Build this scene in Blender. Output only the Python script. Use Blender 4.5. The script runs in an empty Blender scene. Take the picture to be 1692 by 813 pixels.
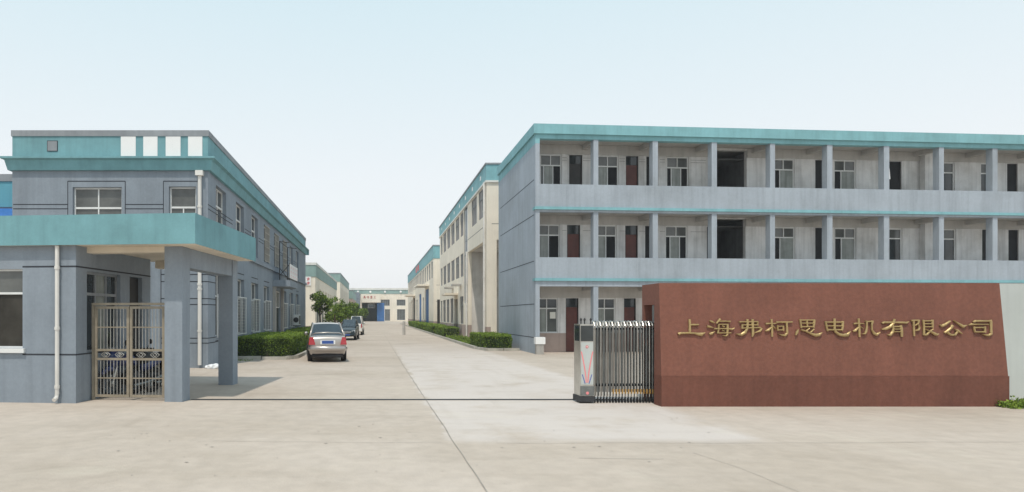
import bpy, bmesh, math, random
from math import radians, sin, cos, pi, tan, atan2, sqrt
from mathutils import Vector, Matrix, noise
random.seed(11)
S = bpy.context.scene
COL = S.collection

# ------------------------------------------------------------------ camera, sky, sun, exposure
cd = bpy.data.cameras.new("camera"); cam = bpy.data.objects.new("camera", cd); COL.objects.link(cam)
cam.location = (0, 0, 1.7); cam.rotation_euler = (radians(90), 0, 0)
cd.sensor_width = 36; cd.lens = 36*1100/1692.0
cd.shift_x = (846-620)/1692.0; cd.shift_y = (521-406.5)/1692.0
cd.clip_start = 0.1; cd.clip_end = 6000
S.camera = cam
SUN = Vector((-0.42, -1.5, 3.2)).normalized()
w = bpy.data.worlds.new("World"); S.world = w; w.use_nodes = True
nt = w.node_tree; nt.nodes.clear()
sk = nt.nodes.new('ShaderNodeTexSky'); sk.sky_type = 'NISHITA'; sk.sun_disc = False
sk.sun_elevation = math.asin(SUN.z); sk.sun_rotation = atan2(SUN.x, SUN.y)
sk.air_density = 1.0; sk.dust_density = 3.5; sk.ozone_density = 1.6; sk.altitude = 0
SKYS = 0.12
bg = nt.nodes.new('ShaderNodeBackground'); bg.inputs[1].default_value = SKYS
out = nt.nodes.new('ShaderNodeOutputWorld')
tcw = nt.nodes.new('ShaderNodeTexCoord'); sep = nt.nodes.new('ShaderNodeSeparateXYZ'); ramp = nt.nodes.new('ShaderNodeValToRGB')
veil = [(0.0, (0.96, 0.97, 0.975)), (0.20, (0.885, 0.935, 0.96)), (0.42, (0.715, 0.865, 0.925)), (1.0, (0.46, 0.66, 0.82))]   # bright summer haze over the clear sky
while len(ramp.color_ramp.elements) < len(veil): ramp.color_ramp.elements.new(0.5)
for e, (p, c) in zip(ramp.color_ramp.elements, veil): e.position = p; e.color = (*[k for k in c], 1)
gain = nt.nodes.new('ShaderNodeVectorMath'); gain.operation = 'SCALE'; gain.inputs['Scale'].default_value = 1.04/SKYS
mixw = nt.nodes.new('ShaderNodeMix'); mixw.data_type = 'RGBA'; mixw.inputs[0].default_value = 0.92
nt.links.new(tcw.outputs['Generated'], sep.inputs[0]); nt.links.new(sep.outputs['Z'], ramp.inputs[0]); nt.links.new(ramp.outputs[0], gain.inputs[0])
nt.links.new(sk.outputs[0], mixw.inputs[6]); nt.links.new(gain.outputs[0], mixw.inputs[7]); nt.links.new(mixw.outputs[2], bg.inputs[0]); nt.links.new(bg.outputs[0], out.inputs[0])
sd = bpy.data.lights.new("sun", 'SUN'); sd.energy = 2.6; sd.angle = radians(1.2); sd.color = (1.0, 0.92, 0.81)
so = bpy.data.objects.new("sun", sd); COL.objects.link(so)
so.rotation_euler = (-SUN).to_track_quat('-Z', 'Y').to_euler(); so.location = (-20, -40, 80)
vs = S.view_settings; vs.view_transform = 'Standard'; vs.look = 'None'; vs.gamma = 1; vs.exposure = 0.0
vs.use_curve_mapping = False
HAZE = 0.0007

# ------------------------------------------------------------------ materials
def mat(name, rgb, rough=0.8, var=0.1, scale=0.7, streak=0.0, bump=0.0, bscale=40, metal=0.0, spec=0.5,
        grime=0.0, tint=None, coat=0.0, fine=0.0):
    m = bpy.data.materials.new(name); m.use_nodes = True
    t = m.node_tree; b = t.nodes['Principled BSDF']
    b.inputs['Roughness'].default_value = rough; b.inputs['Metallic'].default_value = metal
    b.inputs['Specular IOR Level'].default_value = spec
    if coat: b.inputs['Coat Weight'].default_value = coat; b.inputs['Coat Roughness'].default_value = 0.05
    tc = t.nodes.new('ShaderNodeTexCoord'); L = t.links.new
    def mix(fac, a, c2, mode='MIX'):
        n = t.nodes.new('ShaderNodeMix'); n.data_type = 'RGBA'; n.blend_type = mode
        if isinstance(fac, float): n.inputs[0].default_value = fac
        else: L(fac, n.inputs[0])
        for k, v in ((6, a), (7, c2)):
            if isinstance(v, tuple): n.inputs[k].default_value = (*v, 1) if len(v) == 3 else v
            else: L(v, n.inputs[k])
        return n.outputs[2]
    def nz(sc, det=5, mp=None, lo=0.35, hi=0.65):
        n = t.nodes.new('ShaderNodeTexNoise'); n.inputs['Scale'].default_value = sc; n.inputs['Detail'].default_value = det
        n.inputs['Roughness'].default_value = 0.62
        if mp:
            q = t.nodes.new('ShaderNodeMapping'); q.inputs['Scale'].default_value = mp
            L(tc.outputs['Object'], q.inputs[0]); L(q.outputs[0], n.inputs[0])
        else: L(tc.outputs['Object'], n.inputs[0])
        r = t.nodes.new('ShaderNodeMapRange'); r.inputs[1].default_value = lo; r.inputs[2].default_value = hi
        L(n.outputs[0], r.inputs[0]); return r.outputs[0]
    d = tuple(c*(1-var) for c in rgb); l = tuple(min(1, c*(1+var)) for c in rgb)
    if tint: d = tuple(c*(1-var)*k for c, k in zip(rgb, tint))
    c = mix(nz(scale), d, l)
    if fine: c = mix(nz(scale*18, 3), c, mix(1.0, c, tuple([1-fine]*3), 'MULTIPLY'))
    if streak: c = mix(nz(1.0, 4, (5, 5, 0.25), 0.45, 0.75), c, mix(1.0, c, tuple([1-streak]*3), 'MULTIPLY'))
    if grime:
        n = nz(0.35, 6, None, 0.5, 0.75)
        c = mix(n, c, mix(1.0, c, (1-grime, 1-grime*1.05, 1-grime*1.15), 'MULTIPLY'))
    L(c, b.inputs['Base Color'])
    if bump:
        n = t.nodes.new('ShaderNodeTexNoise'); n.inputs['Scale'].default_value = bscale; n.inputs['Detail'].default_value = 4
        L(tc.outputs['Object'], n.inputs[0])
        bp = t.nodes.new('ShaderNodeBump'); bp.inputs['Strength'].default_value = bump; bp.inputs['Distance'].default_value = 0.02
        L(n.outputs[0], bp.inputs['Height']); L(bp.outputs[0], b.inputs['Normal'])
    return m

M = dict(
    ground=mat('sandy_concrete', (0.515, 0.445, 0.38), 0.9, 0.08, 0.22, bump=0.25, bscale=30, grime=0.16, fine=0.10, tint=(1, .98, .94)),
    lane=mat('pale_concrete', (0.545, 0.485, 0.435), 0.88, 0.09, 0.3, bump=0.2, bscale=30, grime=0.14, fine=0.09),
    joint=mat('joint_dirt', (0.31, 0.28, 0.245), 0.95, 0.2, 3),
    kerb=mat('kerb_concrete', (0.42, 0.40, 0.35), 0.9, 0.2, 3, bump=0.3, grime=0.3),
    blue=mat('grey_blue_render', (0.258, 0.30, 0.348), 0.85, 0.07, 0.8, streak=0.15, bump=0.15, grime=0.14, fine=.07),
    blue2=mat('pale_grey_blue_render', (0.375, 0.422, 0.475), 0.85, 0.07, 0.6, streak=0.18, bump=0.12, grime=0.17, fine=.06),
    teal=mat('teal_render', (0.172, 0.355, 0.39), 0.8, 0.10, 1.2, streak=0.14, bump=0.1, grime=0.16, fine=.05),
    teal2=mat('light_teal_render', (0.215, 0.44, 0.48), 0.8, 0.10, 1.0, streak=0.14, bump=0.1, grime=0.16),
    azure=mat('bluish_teal_cladding', (0.12, 0.36, 0.45), 0.8, 0.08, 0.8, streak=0.15),
    tealfar=mat('grey_teal_render', (0.26, 0.38, 0.36), 0.8, 0.1, 0.5, streak=0.1),
    cap=mat('grey_coping', (0.27, 0.29, 0.31), 0.85, 0.12, 1.0, streak=0.15),
    capw=mat('white_coping', (0.72, 0.72, 0.68), 0.8, 0.06, 1.0, streak=0.1),
    cream=mat('cream_render', (0.86, 0.785, 0.665), 0.85, 0.06, 0.5, streak=0.12, grime=0.08, bump=0.08),
    pink=mat('pink_plinth', (0.42, 0.33, 0.29), 0.85, 0.1, 1.0, streak=0.12, grime=0.2),
    soffit=mat('cream_soffit', (0.74, 0.66, 0.54), 0.85, 0.08, 1.0, grime=0.15),
    bwall=mat('stained_whitewash', (0.68, 0.68, 0.675), 0.9, 0.12, 0.9, streak=0.30, grime=0.38),
    beam=mat('beige_beam_shaded', (0.47, 0.455, 0.43), 0.9, 0.10, 0.9, streak=0.15, grime=0.2),  # beige lowered in tone to paint the shade under gallery ceilings
    concrete=mat('bare_concrete', (0.42, 0.40, 0.37), 0.9, 0.14, 0.6, streak=0.25, grime=0.35),
    plaster=mat('pale_patched_plaster', (0.66, 0.63, 0.59), 0.9, 0.12, 0.5, streak=0.15, grime=0.35),
    stair=mat('shade_dark_plaster', (0.10, 0.105, 0.105), 0.9, 0.3, 0.7, streak=0.3),  # plaster colour darkened to paint in the stairwell shade
    groove=mat('groove_line', (0.035, 0.04, 0.05), 0.9, 0.1),  # thin dark strips stand in for the shade of recessed grooves
    white=mat('white_frame', (0.72, 0.73, 0.72), 0.5, 0.05, 3, grime=0.12),
    pvc=mat('white_pipe', (0.74, 0.72, 0.68), 0.45, 0.06, 2, streak=0.15, grime=0.15),
    panel=mat('white_panel', (0.82, 0.82, 0.81), 0.6, 0.02, 2),
    glass=mat('dark_glass', (0.035, 0.042, 0.045), 0.06, 0.25, 1.5, spec=0.6),
    glassd=mat('smoky_glass', (0.045, 0.042, 0.036), 0.3, 0.4, 1.0, spec=0.15),
    glassg=mat('grey_glass', (0.10, 0.105, 0.10), 0.12, 0.25, 1.2, spec=0.6),
    glassw=mat('dusty_brown_glass', (0.15, 0.138, 0.125), 0.4, 0.25, 0.8, spec=0.25),
    glassb=mat('blue_glass', (0.16, 0.22, 0.26), 0.1, 0.2, 0.8, spec=0.6),
    curtain=mat('curtain_behind_glass', (0.25, 0.27, 0.25), 0.25, 0.18, 1.5, streak=0.5, spec=0.6),  # streaks paint the shading of hanging folds on flat panes
    void=mat('interior_shade', (0.012, 0.013, 0.015), 0.9, 0.3, 2),  # near-black panels painting the shade of unlit rooms
    door=mat('red_brown_door', (0.105, 0.028, 0.02), 0.5, 0.25, 2, streak=0.2),
    doord=mat('dark_door', (0.03, 0.028, 0.027), 0.6, 0.25, 2),
    blued=mat('blue_steel_door', (0.045, 0.16, 0.40), 0.5, 0.12, 1, streak=0.12),
    wallred=mat('red_brown_wall', (0.218, 0.085, 0.057), 0.85, 0.09, 0.9, streak=0.14, bump=0.2, grime=0.20, fine=.16),
    wallred_shade=mat('shaded_wall_red', (0.172, 0.064, 0.042), 0.85, 0.10, 0.9, streak=0.18, bump=0.2, grime=0.20, fine=.16),  # same wall red, darkened in colour for the less lit upright band
    pale=mat('pale_green_wall', (0.50, 0.53, 0.51), 0.9, 0.06, 0.8, streak=0.08, grime=0.08),
    gold=mat('gold_paint', (0.43, 0.31, 0.14), 0.4, 0.15, 6, metal=0.5),
    bronze=mat('weathered_bronze', (0.285, 0.245, 0.185), 0.55, 0.15, 5, metal=0.1, grime=0.25),
    grille=mat('beige_grille', (0.42, 0.39, 0.34), 0.7, 0.12, 2),
    rod=mat('grey_steel_rod', (0.42, 0.41, 0.38), 0.4, 0.15, 5, metal=0.4),
    steel=mat('stainless_steel', (0.55, 0.54, 0.50), 0.28, 0.12, 4, metal=1.0, grime=0.2),
    steeld=mat('dull_steel', (0.20, 0.21, 0.205), 0.4, 0.2, 4, metal=0.7),
    iron=mat('dark_iron', (0.04, 0.042, 0.045), 0.6, 0.2, 4, metal=0.3),
    yellow=mat('yellow_marker', (0.34, 0.20, 0.06), 0.5, 0.1),
    redp=mat('red_paint', (0.62, 0.05, 0.06), 0.5, 0.08), pinkp=mat('pink_paint', (0.80, 0.26, 0.27), 0.5, 0.06),
    redd=mat('faded_red_paint', (0.45, 0.10, 0.08), 0.6, 0.08),
    bluep=mat('blue_paint', (0.07, 0.11, 0.42), 0.5, 0.08),
    awning=mat('blue_awning', (0.03, 0.14, 0.42), 0.6, 0.15, 2),
    green=mat('dark_green_metal', (0.035, 0.06, 0.055), 0.5, 0.2, 2),
    rubber=mat('rubber', (0.018, 0.018, 0.019), 0.8, 0.2, 8), black=mat('black_plastic', (0.02, 0.02, 0.022), 0.5, 0.2, 6),
    rim=mat('alloy_rim', (0.5, 0.5, 0.5), 0.3, 0.1, 6, metal=0.9),
    silver=mat('champagne_car_paint', (0.44, 0.405, 0.375), 0.3, 0.03, 2, metal=0.55, coat=0.6),
    navy=mat('dark_teal_car_paint', (0.012, 0.026, 0.033), 0.35, 0.1, 2, metal=0.2, coat=0.25),
    wcar=mat('white_car_paint', (0.78, 0.77, 0.74), 0.3, 0.02, 2, coat=0.6),
    cglass=mat('car_glass', (0.03, 0.045, 0.055), 0.05, 0.2, 2, spec=0.8),
    taillamp=mat('red_lamp', (0.42, 0.025, 0.035), 0.2, 0.15, 20, coat=0.6), lamp=mat('clear_lamp', (0.7, 0.72, 0.74), 0.15, 0.1, 20, coat=0.6),
    plate=mat('blue_plate', (0.035, 0.09, 0.32), 0.4, 0.05),
    bark=mat('bark', (0.10, 0.075, 0.055), 0.95, 0.3, 6), core=mat('hedge_core', (0.03, 0.048, 0.014), 0.95, 0.4, 6),
    crate=mat('white_crate', (0.72, 0.69, 0.62), 0.7, 0.1, 3, grime=.2), bag=mat('white_plastic_bag', (0.75, 0.76, 0.77), 0.5, 0.15, 8),
    seat=mat('black_seat', (0.02, 0.02, 0.022), 0.55, 0.2, 8), bikeblue=mat('blue_bike_paint', (0.018, 0.035, 0.13), 0.3, 0.1, 4, coat=0.5),
    post=mat('grey_post', (0.46, 0.44, 0.41), 0.9, 0.2, 3), paper=mat('paper_notice', (0.75, 0.74, 0.68), 0.8, 0.03),
)
def leafmat(name, rgb):
    m = mat(name, rgb, 0.55, 0.35, 2.5, spec=0.3); t = m.node_tree; b = t.nodes['Principled BSDF']
    tr = t.nodes.new('ShaderNodeBsdfTranslucent'); mx = t.nodes.new('ShaderNodeMixShader'); mx.inputs[0].default_value = 0.35
    src = b.inputs['Base Color'].links[0].from_socket; t.links.new(src, tr.inputs[0])
    o = t.nodes['Material Output']; t.links.new(b.outputs[0], mx.inputs[1]); t.links.new(tr.outputs[0], mx.inputs[2]); t.links.new(mx.outputs[0], o.inputs[0])
    return m
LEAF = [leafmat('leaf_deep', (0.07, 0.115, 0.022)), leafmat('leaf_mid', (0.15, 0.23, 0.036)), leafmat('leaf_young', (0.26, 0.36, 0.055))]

# ------------------------------------------------------------------ mesh builder
class MB:
    def __init__(s): s.v, s.f, s.m, s.ms = [], [], [], []
    def mi(s, m):
        if m is None: m = 'groove'
        if m not in s.ms: s.ms.append(m)
        return s.ms.index(m)
    def poly(s, pts, m):
        i = len(s.v); s.v += [tuple(p) for p in pts]; s.f.append(tuple(range(i, i+len(pts)))); s.m.append(s.mi(m))
    def hexa(s, p, m):      # p: 4 bottom (ccw) + 4 top
        i = len(s.v); s.v += [tuple(q) for q in p]; k = s.mi(m)
        for f in ((3, 2, 1, 0), (4, 5, 6, 7), (0, 1, 5, 4), (1, 2, 6, 5), (2, 3, 7, 6), (3, 0, 4, 7)):
            s.f.append(tuple(i+a for a in f)); s.m.append(k)
    def box(s, x0, x1, y0, y1, z0, z1, m):
        s.hexa([(x0, y0, z0), (x1, y0, z0), (x1, y1, z0), (x0, y1, z0), (x0, y0, z1), (x1, y0, z1), (x1, y1, z1), (x0, y1, z1)], m)
    def tube(s, pts, r, m, n=8, cap=True):
        pts = [Vector(p) for p in pts]; i0 = len(s.v); k = s.mi(m)
        rr = r if isinstance(r, (list, tuple)) else [r]*len(pts)
        for j, p in enumerate(pts):
            d = (pts[min(j+1, len(pts)-1)]-pts[max(j-1, 0)]).normalized()
            a = d.orthogonal().normalized() if abs(d.z) > .9 else d.cross(Vector((0, 0, 1))).normalized()
            b = d.cross(a)
            for q in range(n):
                t = 2*pi*q/n; s.v.append(tuple(p+(a*cos(t)+b*sin(t))*rr[j]))
        for j in range(len(pts)-1):
            for q in range(n):
                a, b = i0+j*n+q, i0+j*n+(q+1) % n
                s.f.append((a, b, b+n, a+n)); s.m.append(k)
        if cap:
            s.f.append(tuple(i0+q for q in reversed(range(n)))); s.m.append(k)
            s.f.append(tuple(i0+(len(pts)-1)*n+q for q in range(n))); s.m.append(k)
    def lathe(s, c, axis, prof, m, n=20):   # prof: (along axis, radius)
        c = Vector(c); ax = Vector(axis).normalized(); a = ax.orthogonal().normalized(); b = ax.cross(a); i0 = len(s.v); k = s.mi(m)
        for h, r in prof:
            for q in range(n):
                t = 2*pi*q/n; s.v.append(tuple(c+ax*h+(a*cos(t)+b*sin(t))*r))
        for j in range(len(prof)-1):
            for q in range(n):
                u, v = i0+j*n+q, i0+j*n+(q+1) % n
                s.f.append((u, v, v+n, u+n)); s.m.append(k)
        s.f.append(tuple(i0+q for q in reversed(range(n)))); s.m.append(k)
        s.f.append(tuple(i0+(len(prof)-1)*n+q for q in range(n))); s.m.append(k)
    def xf(s, mtx):
        s.v = [tuple(mtx @ Vector(p)) for p in s.v]; return s
    def build(s, name, parent=None, base=None, label=None, smooth=False, fix=True):
        me = bpy.data.meshes.new(name)
        if base is None: base = Vector(parent['_b']) if parent is not None else Vector((0, 0, 0))
        me.from_pydata([(p[0]-base[0], p[1]-base[1], p[2]-base[2]) for p in s.v], [], s.f)
        for m in s.ms: me.materials.append(M[m] if isinstance(m, str) else m)
        me.polygons.foreach_set('material_index', s.m)
        if fix:
            bm = bmesh.new(); bm.from_mesh(me); bmesh.ops.recalc_face_normals(bm, faces=bm.faces); bm.to_mesh(me); bm.free()
        if smooth: me.polygons.foreach_set('use_smooth', [True]*len(me.polygons))
        me.update()
        o = bpy.data.objects.new(name, me); COL.objects.link(o)
        if parent is not None: o.parent = parent; o['_b'] = list(base)
        else: o.location = base
        o['_b'] = list(base)
        if label: o['label'] = label
        return o
def thing(name, label, cat, loc, group=None):
    o = bpy.data.objects.new(name, None); COL.objects.link(o); o.location = loc; o.empty_display_size = .3
    o['_b'] = list(loc); o['label'] = label; o['category'] = cat
    if group: o['group'] = group
    return o
def tag(o, label, cat, group=None):
    o['label'] = label; o['category'] = cat
    if group: o['group'] = group
    return o
def struct(o): o['kind'] = 'structure'; return o

# a facade: u runs along the wall, n outwards, z up
class F:
    def __init__(s, ox, oy, deg): s.o = (ox, oy); a = radians(deg); s.d = (cos(a), sin(a)); s.n = (sin(a), -cos(a))
    def p(s, u, n, z): return (s.o[0]+u*s.d[0]+n*s.n[0], s.o[1]+u*s.d[1]+n*s.n[1], z)
    def box(s, mb, u0, u1, n0, n1, z0, z1, m):
        mb.hexa([s.p(u0, n1, z0), s.p(u1, n1, z0), s.p(u1, n0, z0), s.p(u0, n0, z0), s.p(u0, n1, z1), s.p(u1, n1, z1), s.p(u1, n0, z1), s.p(u0, n0, z1)], m)
    def wall(s, mb, u0, u1, z0, z1, holes, t, m, n=0.0, rev=None):
        us = sorted({u0, u1, *[x for h in holes for x in h[:2] if u0 < x < u1]}); zs = sorted({z0, z1, *[x for h in holes for x in h[2:4] if z0 < x < z1]})
        solid = {}
        for i in range(len(us)-1):
            for j in range(len(zs)-1):
                cu, cz = (us[i]+us[i+1])/2, (zs[j]+zs[j+1])/2
                solid[i, j] = not any(h[0] < cu < h[1] and h[2] < cz < h[3] for h in holes)
        rev = rev or m
        for (i, j), ok in solid.items():
            if not ok: continue
            a, b, c, d = us[i], us[i+1], zs[j], zs[j+1]
            mb.poly([s.p(a, n, c), s.p(b, n, c), s.p(b, n, d), s.p(a, n, d)], m)
            mb.poly([s.p(b, n-t, c), s.p(a, n-t, c), s.p(a, n-t, d), s.p(b, n-t, d)], m)
            for (di, dj, q) in ((-1, 0, (a, c, a, d)), (1, 0, (b, d, b, c)), (0, -1, (b, c, a, c)), (0, 1, (a, d, b, d))):
                if not solid.get((i+di, j+dj), False):
                    mb.poly([s.p(q[0], n, q[1]), s.p(q[2], n, q[3]), s.p(q[2], n-t, q[3]), s.p(q[0], n-t, q[1])], rev)
    def window(s, parent, u0, u1, z0, z1, transom=None, top=2, low=2, fm='white', pm='glass', lowp=None, dep=0.13, fw=0.05, sill=None, name='window', splits=None):
        fr = MB(); n0, n1 = -dep-.05, -dep
        for a in ((u0, u0+fw, z0, z1), (u1-fw, u1, z0, z1), (u0+fw, u1-fw, z0, z0+fw), (u0+fw, u1-fw, z1-fw, z1)): s.box(fr, a[0], a[1], n0, n1, a[2], a[3], fm)
        if transom: s.box(fr, u0+fw, u1-fw, n0, n1+.01, transom-fw*.6, transom+fw*.6, fm)
        pa = MB()
        def row(za, zb, k, ms, sp=None):
            W = (u1-u0-2*fw); cuts = [u0+fw+W*q for q in (sp or [i/k for i in range(k+1)])]
            for i in range(len(cuts)-1):
                mm = ms[i % len(ms)] if isinstance(ms, (list, tuple)) else ms
                s.box(pa, cuts[i], cuts[i+1], n0+.012, n0+.022, za, zb, mm)
                if i: s.box(fr, cuts[i]-fw*.4, cuts[i]+fw*.4, n0+.003, n1+.004, za, zb, fm)
        if transom: row(transom+fw*.6, z1-fw, top, pm); row(z0+fw, transom-fw*.6, low, lowp or pm, splits)
        else: row(z0+fw, z1-fw, low, lowp or pm, splits)
        o = fr.build(name, parent); pa.build('pane', o)
        if sill:
            q = MB(); s.box(q, u0-.06, u1+.06, -.01, .06, z0-.09, z0-.004, sill); q.build('sill', o)
        return o
    def line(s, mb, u0, u1, z, h=0.03, m='groove'): s.box(mb, u0, u1, -.004, .0035, z-h/2, z+h/2, m)
    def vline(s, mb, u, z0, z1, h=0.025, m='groove'): s.box(mb, u-h/2, u+h/2, -.004, .0035, z0, z1, m)

def shell(mb, pts, z0, z1, m, skip=()):     # extra closed walls + roof for a footprint polygon
    n = len(pts)
    for i in range(n):
        if i in skip: continue
        a, b = pts[i], pts[(i+1) % n]
        mb.poly([(a[0], a[1], z0), (b[0], b[1], z0), (b[0], b[1], z1), (a[0], a[1], z1)], m)
def pipe(parent, F_, u, z0, z1, r=0.045, n=0.07, cols=(), shoe=False, head=False, name='drainpipe'):
    mb = MB(); pts = [F_.p(u, n, z1), F_.p(u, n, z0+.12), F_.p(u, n, z0+.02)]
    if shoe: pts = [F_.p(u, n, z1), F_.p(u, n, z0+.14), F_.p(u, n+.03, z0+.06), F_.p(u, n+.11, z0+.03)]
    mb.tube(pts, r, 'pvc', 10)
    for z in cols: mb.tube([F_.p(u, n, z-.03), F_.p(u, n, z+.03)], r*1.3, 'pvc', 10)
    if head: F_.box(mb, u-r*2, u+r*2, n-r*1.6, n+r*1.8, z1-.16, z1, 'pvc')
    return mb.build(name, parent, smooth=False)

# ------------------------------------------------------------------ ground, lane, joints, kerbs
def ground_material():
    m = M['ground']; t = m.node_tree; L = t.links.new; b = t.nodes['Principled BSDF']; base = b.inputs['Base Color'].links[0].from_socket
    tc = t.nodes.new('ShaderNodeTexCoord'); sx = t.nodes.new('ShaderNodeSeparateXYZ')
    wob = t.nodes.new('ShaderNodeTexNoise'); wob.inputs['Scale'].default_value = .9; wob.inputs['Detail'].default_value = 6; L(tc.outputs['Object'], wob.inputs[0])
    vm = t.nodes.new('ShaderNodeVectorMath'); vm.operation = 'MULTIPLY_ADD'; L(wob.outputs['Color'], vm.inputs[0]); vm.inputs[1].default_value = (.7, .5, 0); L(tc.outputs['Object'], vm.inputs[2])
    L(vm.outputs[0], sx.inputs[0])
    def ramp(sock, a, b_):
        r = t.nodes.new('ShaderNodeMapRange'); r.interpolation_type = 'SMOOTHSTEP'; r.inputs[1].default_value = a; r.inputs[2].default_value = b_; L(sock, r.inputs[0]); return r.outputs[0]
    def mul(a, c):
        n = t.nodes.new('ShaderNodeMath'); n.operation = 'MULTIPLY'; L(a, n.inputs[0])
        if isinstance(c, float): n.inputs[1].default_value = c
        else: L(c, n.inputs[1])
        return n.outputs[0]
    def nz(sc, mp, lo, hi):
        q = t.nodes.new('ShaderNodeMapping'); q.inputs['Scale'].default_value = mp; L(tc.outputs['Object'], q.inputs[0])
        n = t.nodes.new('ShaderNodeTexNoise'); n.inputs['Scale'].default_value = sc; n.inputs['Detail'].default_value = 6; n.inputs['Roughness'].default_value = .65; L(q.outputs[0], n.inputs[0]); return ramp(n.outputs[0], lo, hi)
    def mix(f, a, col, mode='MIX'):
        n = t.nodes.new('ShaderNodeMix'); n.data_type = 'RGBA'; n.blend_type = mode; L(f, n.inputs[0]); L(a, n.inputs[6]); n.inputs[7].default_value = (*col, 1); return n.outputs[2]
    lane = mul(mul(ramp(sx.outputs[0], 1.30, 1.42), ramp(sx.outputs[0], 5.85, 5.45)), mul(ramp(sx.outputs[1], 8.95, 9.6), ramp(sx.outputs[1], 48., 20.)))
    lane = mul(lane, nz(.8, (1, 1, 1), .25, .55))
    c = mix(mul(lane, .75), base, (0.60, 0.545, 0.505))
    c = mix(mul(nz(1., (.25, 2.2, 1), .5, .75), .5), c, (.84, .83, .81), 'MULTIPLY')      # smears across the apron
    c = mix(mul(nz(1., (1.8, .12, 1), .5, .78), .55), c, (.86, .85, .83), 'MULTIPLY')      # tyre dirt along the drive
    c = mix(mul(nz(9., (1, 1, 1), .60, .72), .45), c, (.74, .72, .69), 'MULTIPLY')         # blotches
    c = mix(mul(nz(60., (1, 1, 1), .55, .75), .4), c, (.70, .68, .66), 'MULTIPLY')         # grit
    c = mix(mul(nz(.5, (1, 1, 1), .55, .72), .35), c, (0.62, 0.56, 0.46))                   # pale dusty patches
    L(c, b.inputs['Base Color'])
ground_material()
g = MB(); g.poly([(-2500, -60, 0), (2500, -60, 0), (2500, 4000, 0), (-2500, 4000, 0)], 'ground'); struct(g.build('ground', fix=False))
j = MB()
def crack(pts, wd, m='joint', z=.008, jit=.02, seg=.35):
    P = []
    for a, b in zip(pts, pts[1:]):
        a, b = Vector((*a, z)), Vector((*b, z)); k = max(1, int((b-a).length/seg))
        for i in range(k): P.append(a.lerp(b, i/k))
    P.append(Vector((*pts[-1], z)))
    for i, p in enumerate(P):
        f = noise.noise((p.x*1.3, p.y*1.3, 3.1))*jit; P[i] = p+Vector((f, f*.8, 0))
    for i in range(len(P)-1):
        d = (P[i+1]-P[i]).normalized(); nn = Vector((-d.y, d.x, 0))
        w0 = wd*(.7+.5*abs(noise.noise(P[i]*2))); w1 = wd*(.7+.5*abs(noise.noise(P[i+1]*2)))
        j.poly([P[i]-nn*w0/2, P[i+1]-nn*w1/2, P[i+1]+nn*w1/2, P[i]+nn*w0/2], m)
crack([(1.09, 4.5), (1.02, 13.3), (.95, 22), (.8, 60)], .016, jit=.02)
crack([(1.6, 8.84), (5.2, 8.85), (11, 8.95), (14, 8.6)], .010, jit=.08)
crack([(11, 8.95), (12.4, 8.2), (13.8, 7.8)], .012, jit=.05)
crack([(3.9, 8.2), (4.05, 7.4), (4.07, 5.2)], .007, jit=.05)
crack([(2.4, 7.9), (3.4, 7.85)], .012, jit=.04)
crack([(-2.2, 9.0), (-.6, 8.88), (1.0, 8.86)], .010, jit=.06)
crack([(-3.6, 9.7), (-2.8, 10.0), (-1.4, 10.1)], .007, jit=.08)
crack([(-1.5, 24), (1, 24), (5.2, 24)], .018, jit=.02)
crack([(-3, 36), (5, 36)], .02, jit=.02)
for i in range(60):     # grit and small litter of the weathered surface
    x, y = random.uniform(-4, 5), random.uniform(7.0, 11); r = random.uniform(.008, .02); a = random.random()*3
    j.poly([(x+cos(a+k*1.57)*r*(1.6 if k % 2 else .7), y+sin(a+k*1.57)*r, .009) for k in range(4)], 'joint')
struct(j.build('pavement_joint', fix=False))
t = MB(); t.box(-3.7, 5.0, 13.33, 13.39, 0, .015, 'iron'); t.box(-3.7, 5.0, 13.45, 13.47, 0, .010, 'steeld')
tag(t.build('gate_track'), 'thin dark steel track crossing the road where the folding gate runs', 'track')
def kerb(pts, h=.13, wd=.16):
    k = MB()
    for a, b in zip(pts, pts[1:]):
        a, b = Vector((*a, 0)), Vector((*b, 0)); L = (b-a).length; d = (b-a)/L; nn = Vector((-d.y, d.x, 0))*wd/2
        c = max(1, round(L/1.0))
        for i in range(c):
            p, q = a+d*(L*i/c+.008), a+d*(L*(i+1)/c-.008); hh = h+random.uniform(-.012, .012); s = Vector((random.uniform(-.01, .01), random.uniform(-.01, .01), 0))
            ch = .015
            k.hexa([p-nn+s, q-nn+s, q+nn+s, p+nn+s, p-nn*.85+s+Vector((0, 0, hh)), q-nn*.85+s+Vector((0, 0, hh)), q+nn*.85+s+Vector((0, 0, hh)), p+nn*.85+s+Vector((0, 0, hh))], 'kerb')
    return struct(k.build('kerb'))
kerb([(-5.3, 25.35), (-3.4, 25.55), (-3.08, 26.2), (-3.0, 34.5)])
kerb([(-3.0, 38.8), (-3.0, 50)])
kerb([(6.9, 31.9), (5.35, 31.8), (5.05, 33.5), (5.0, 42), (5.0, 62)])
kerb([(5.0, 62), (5.0, 130)])

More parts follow.
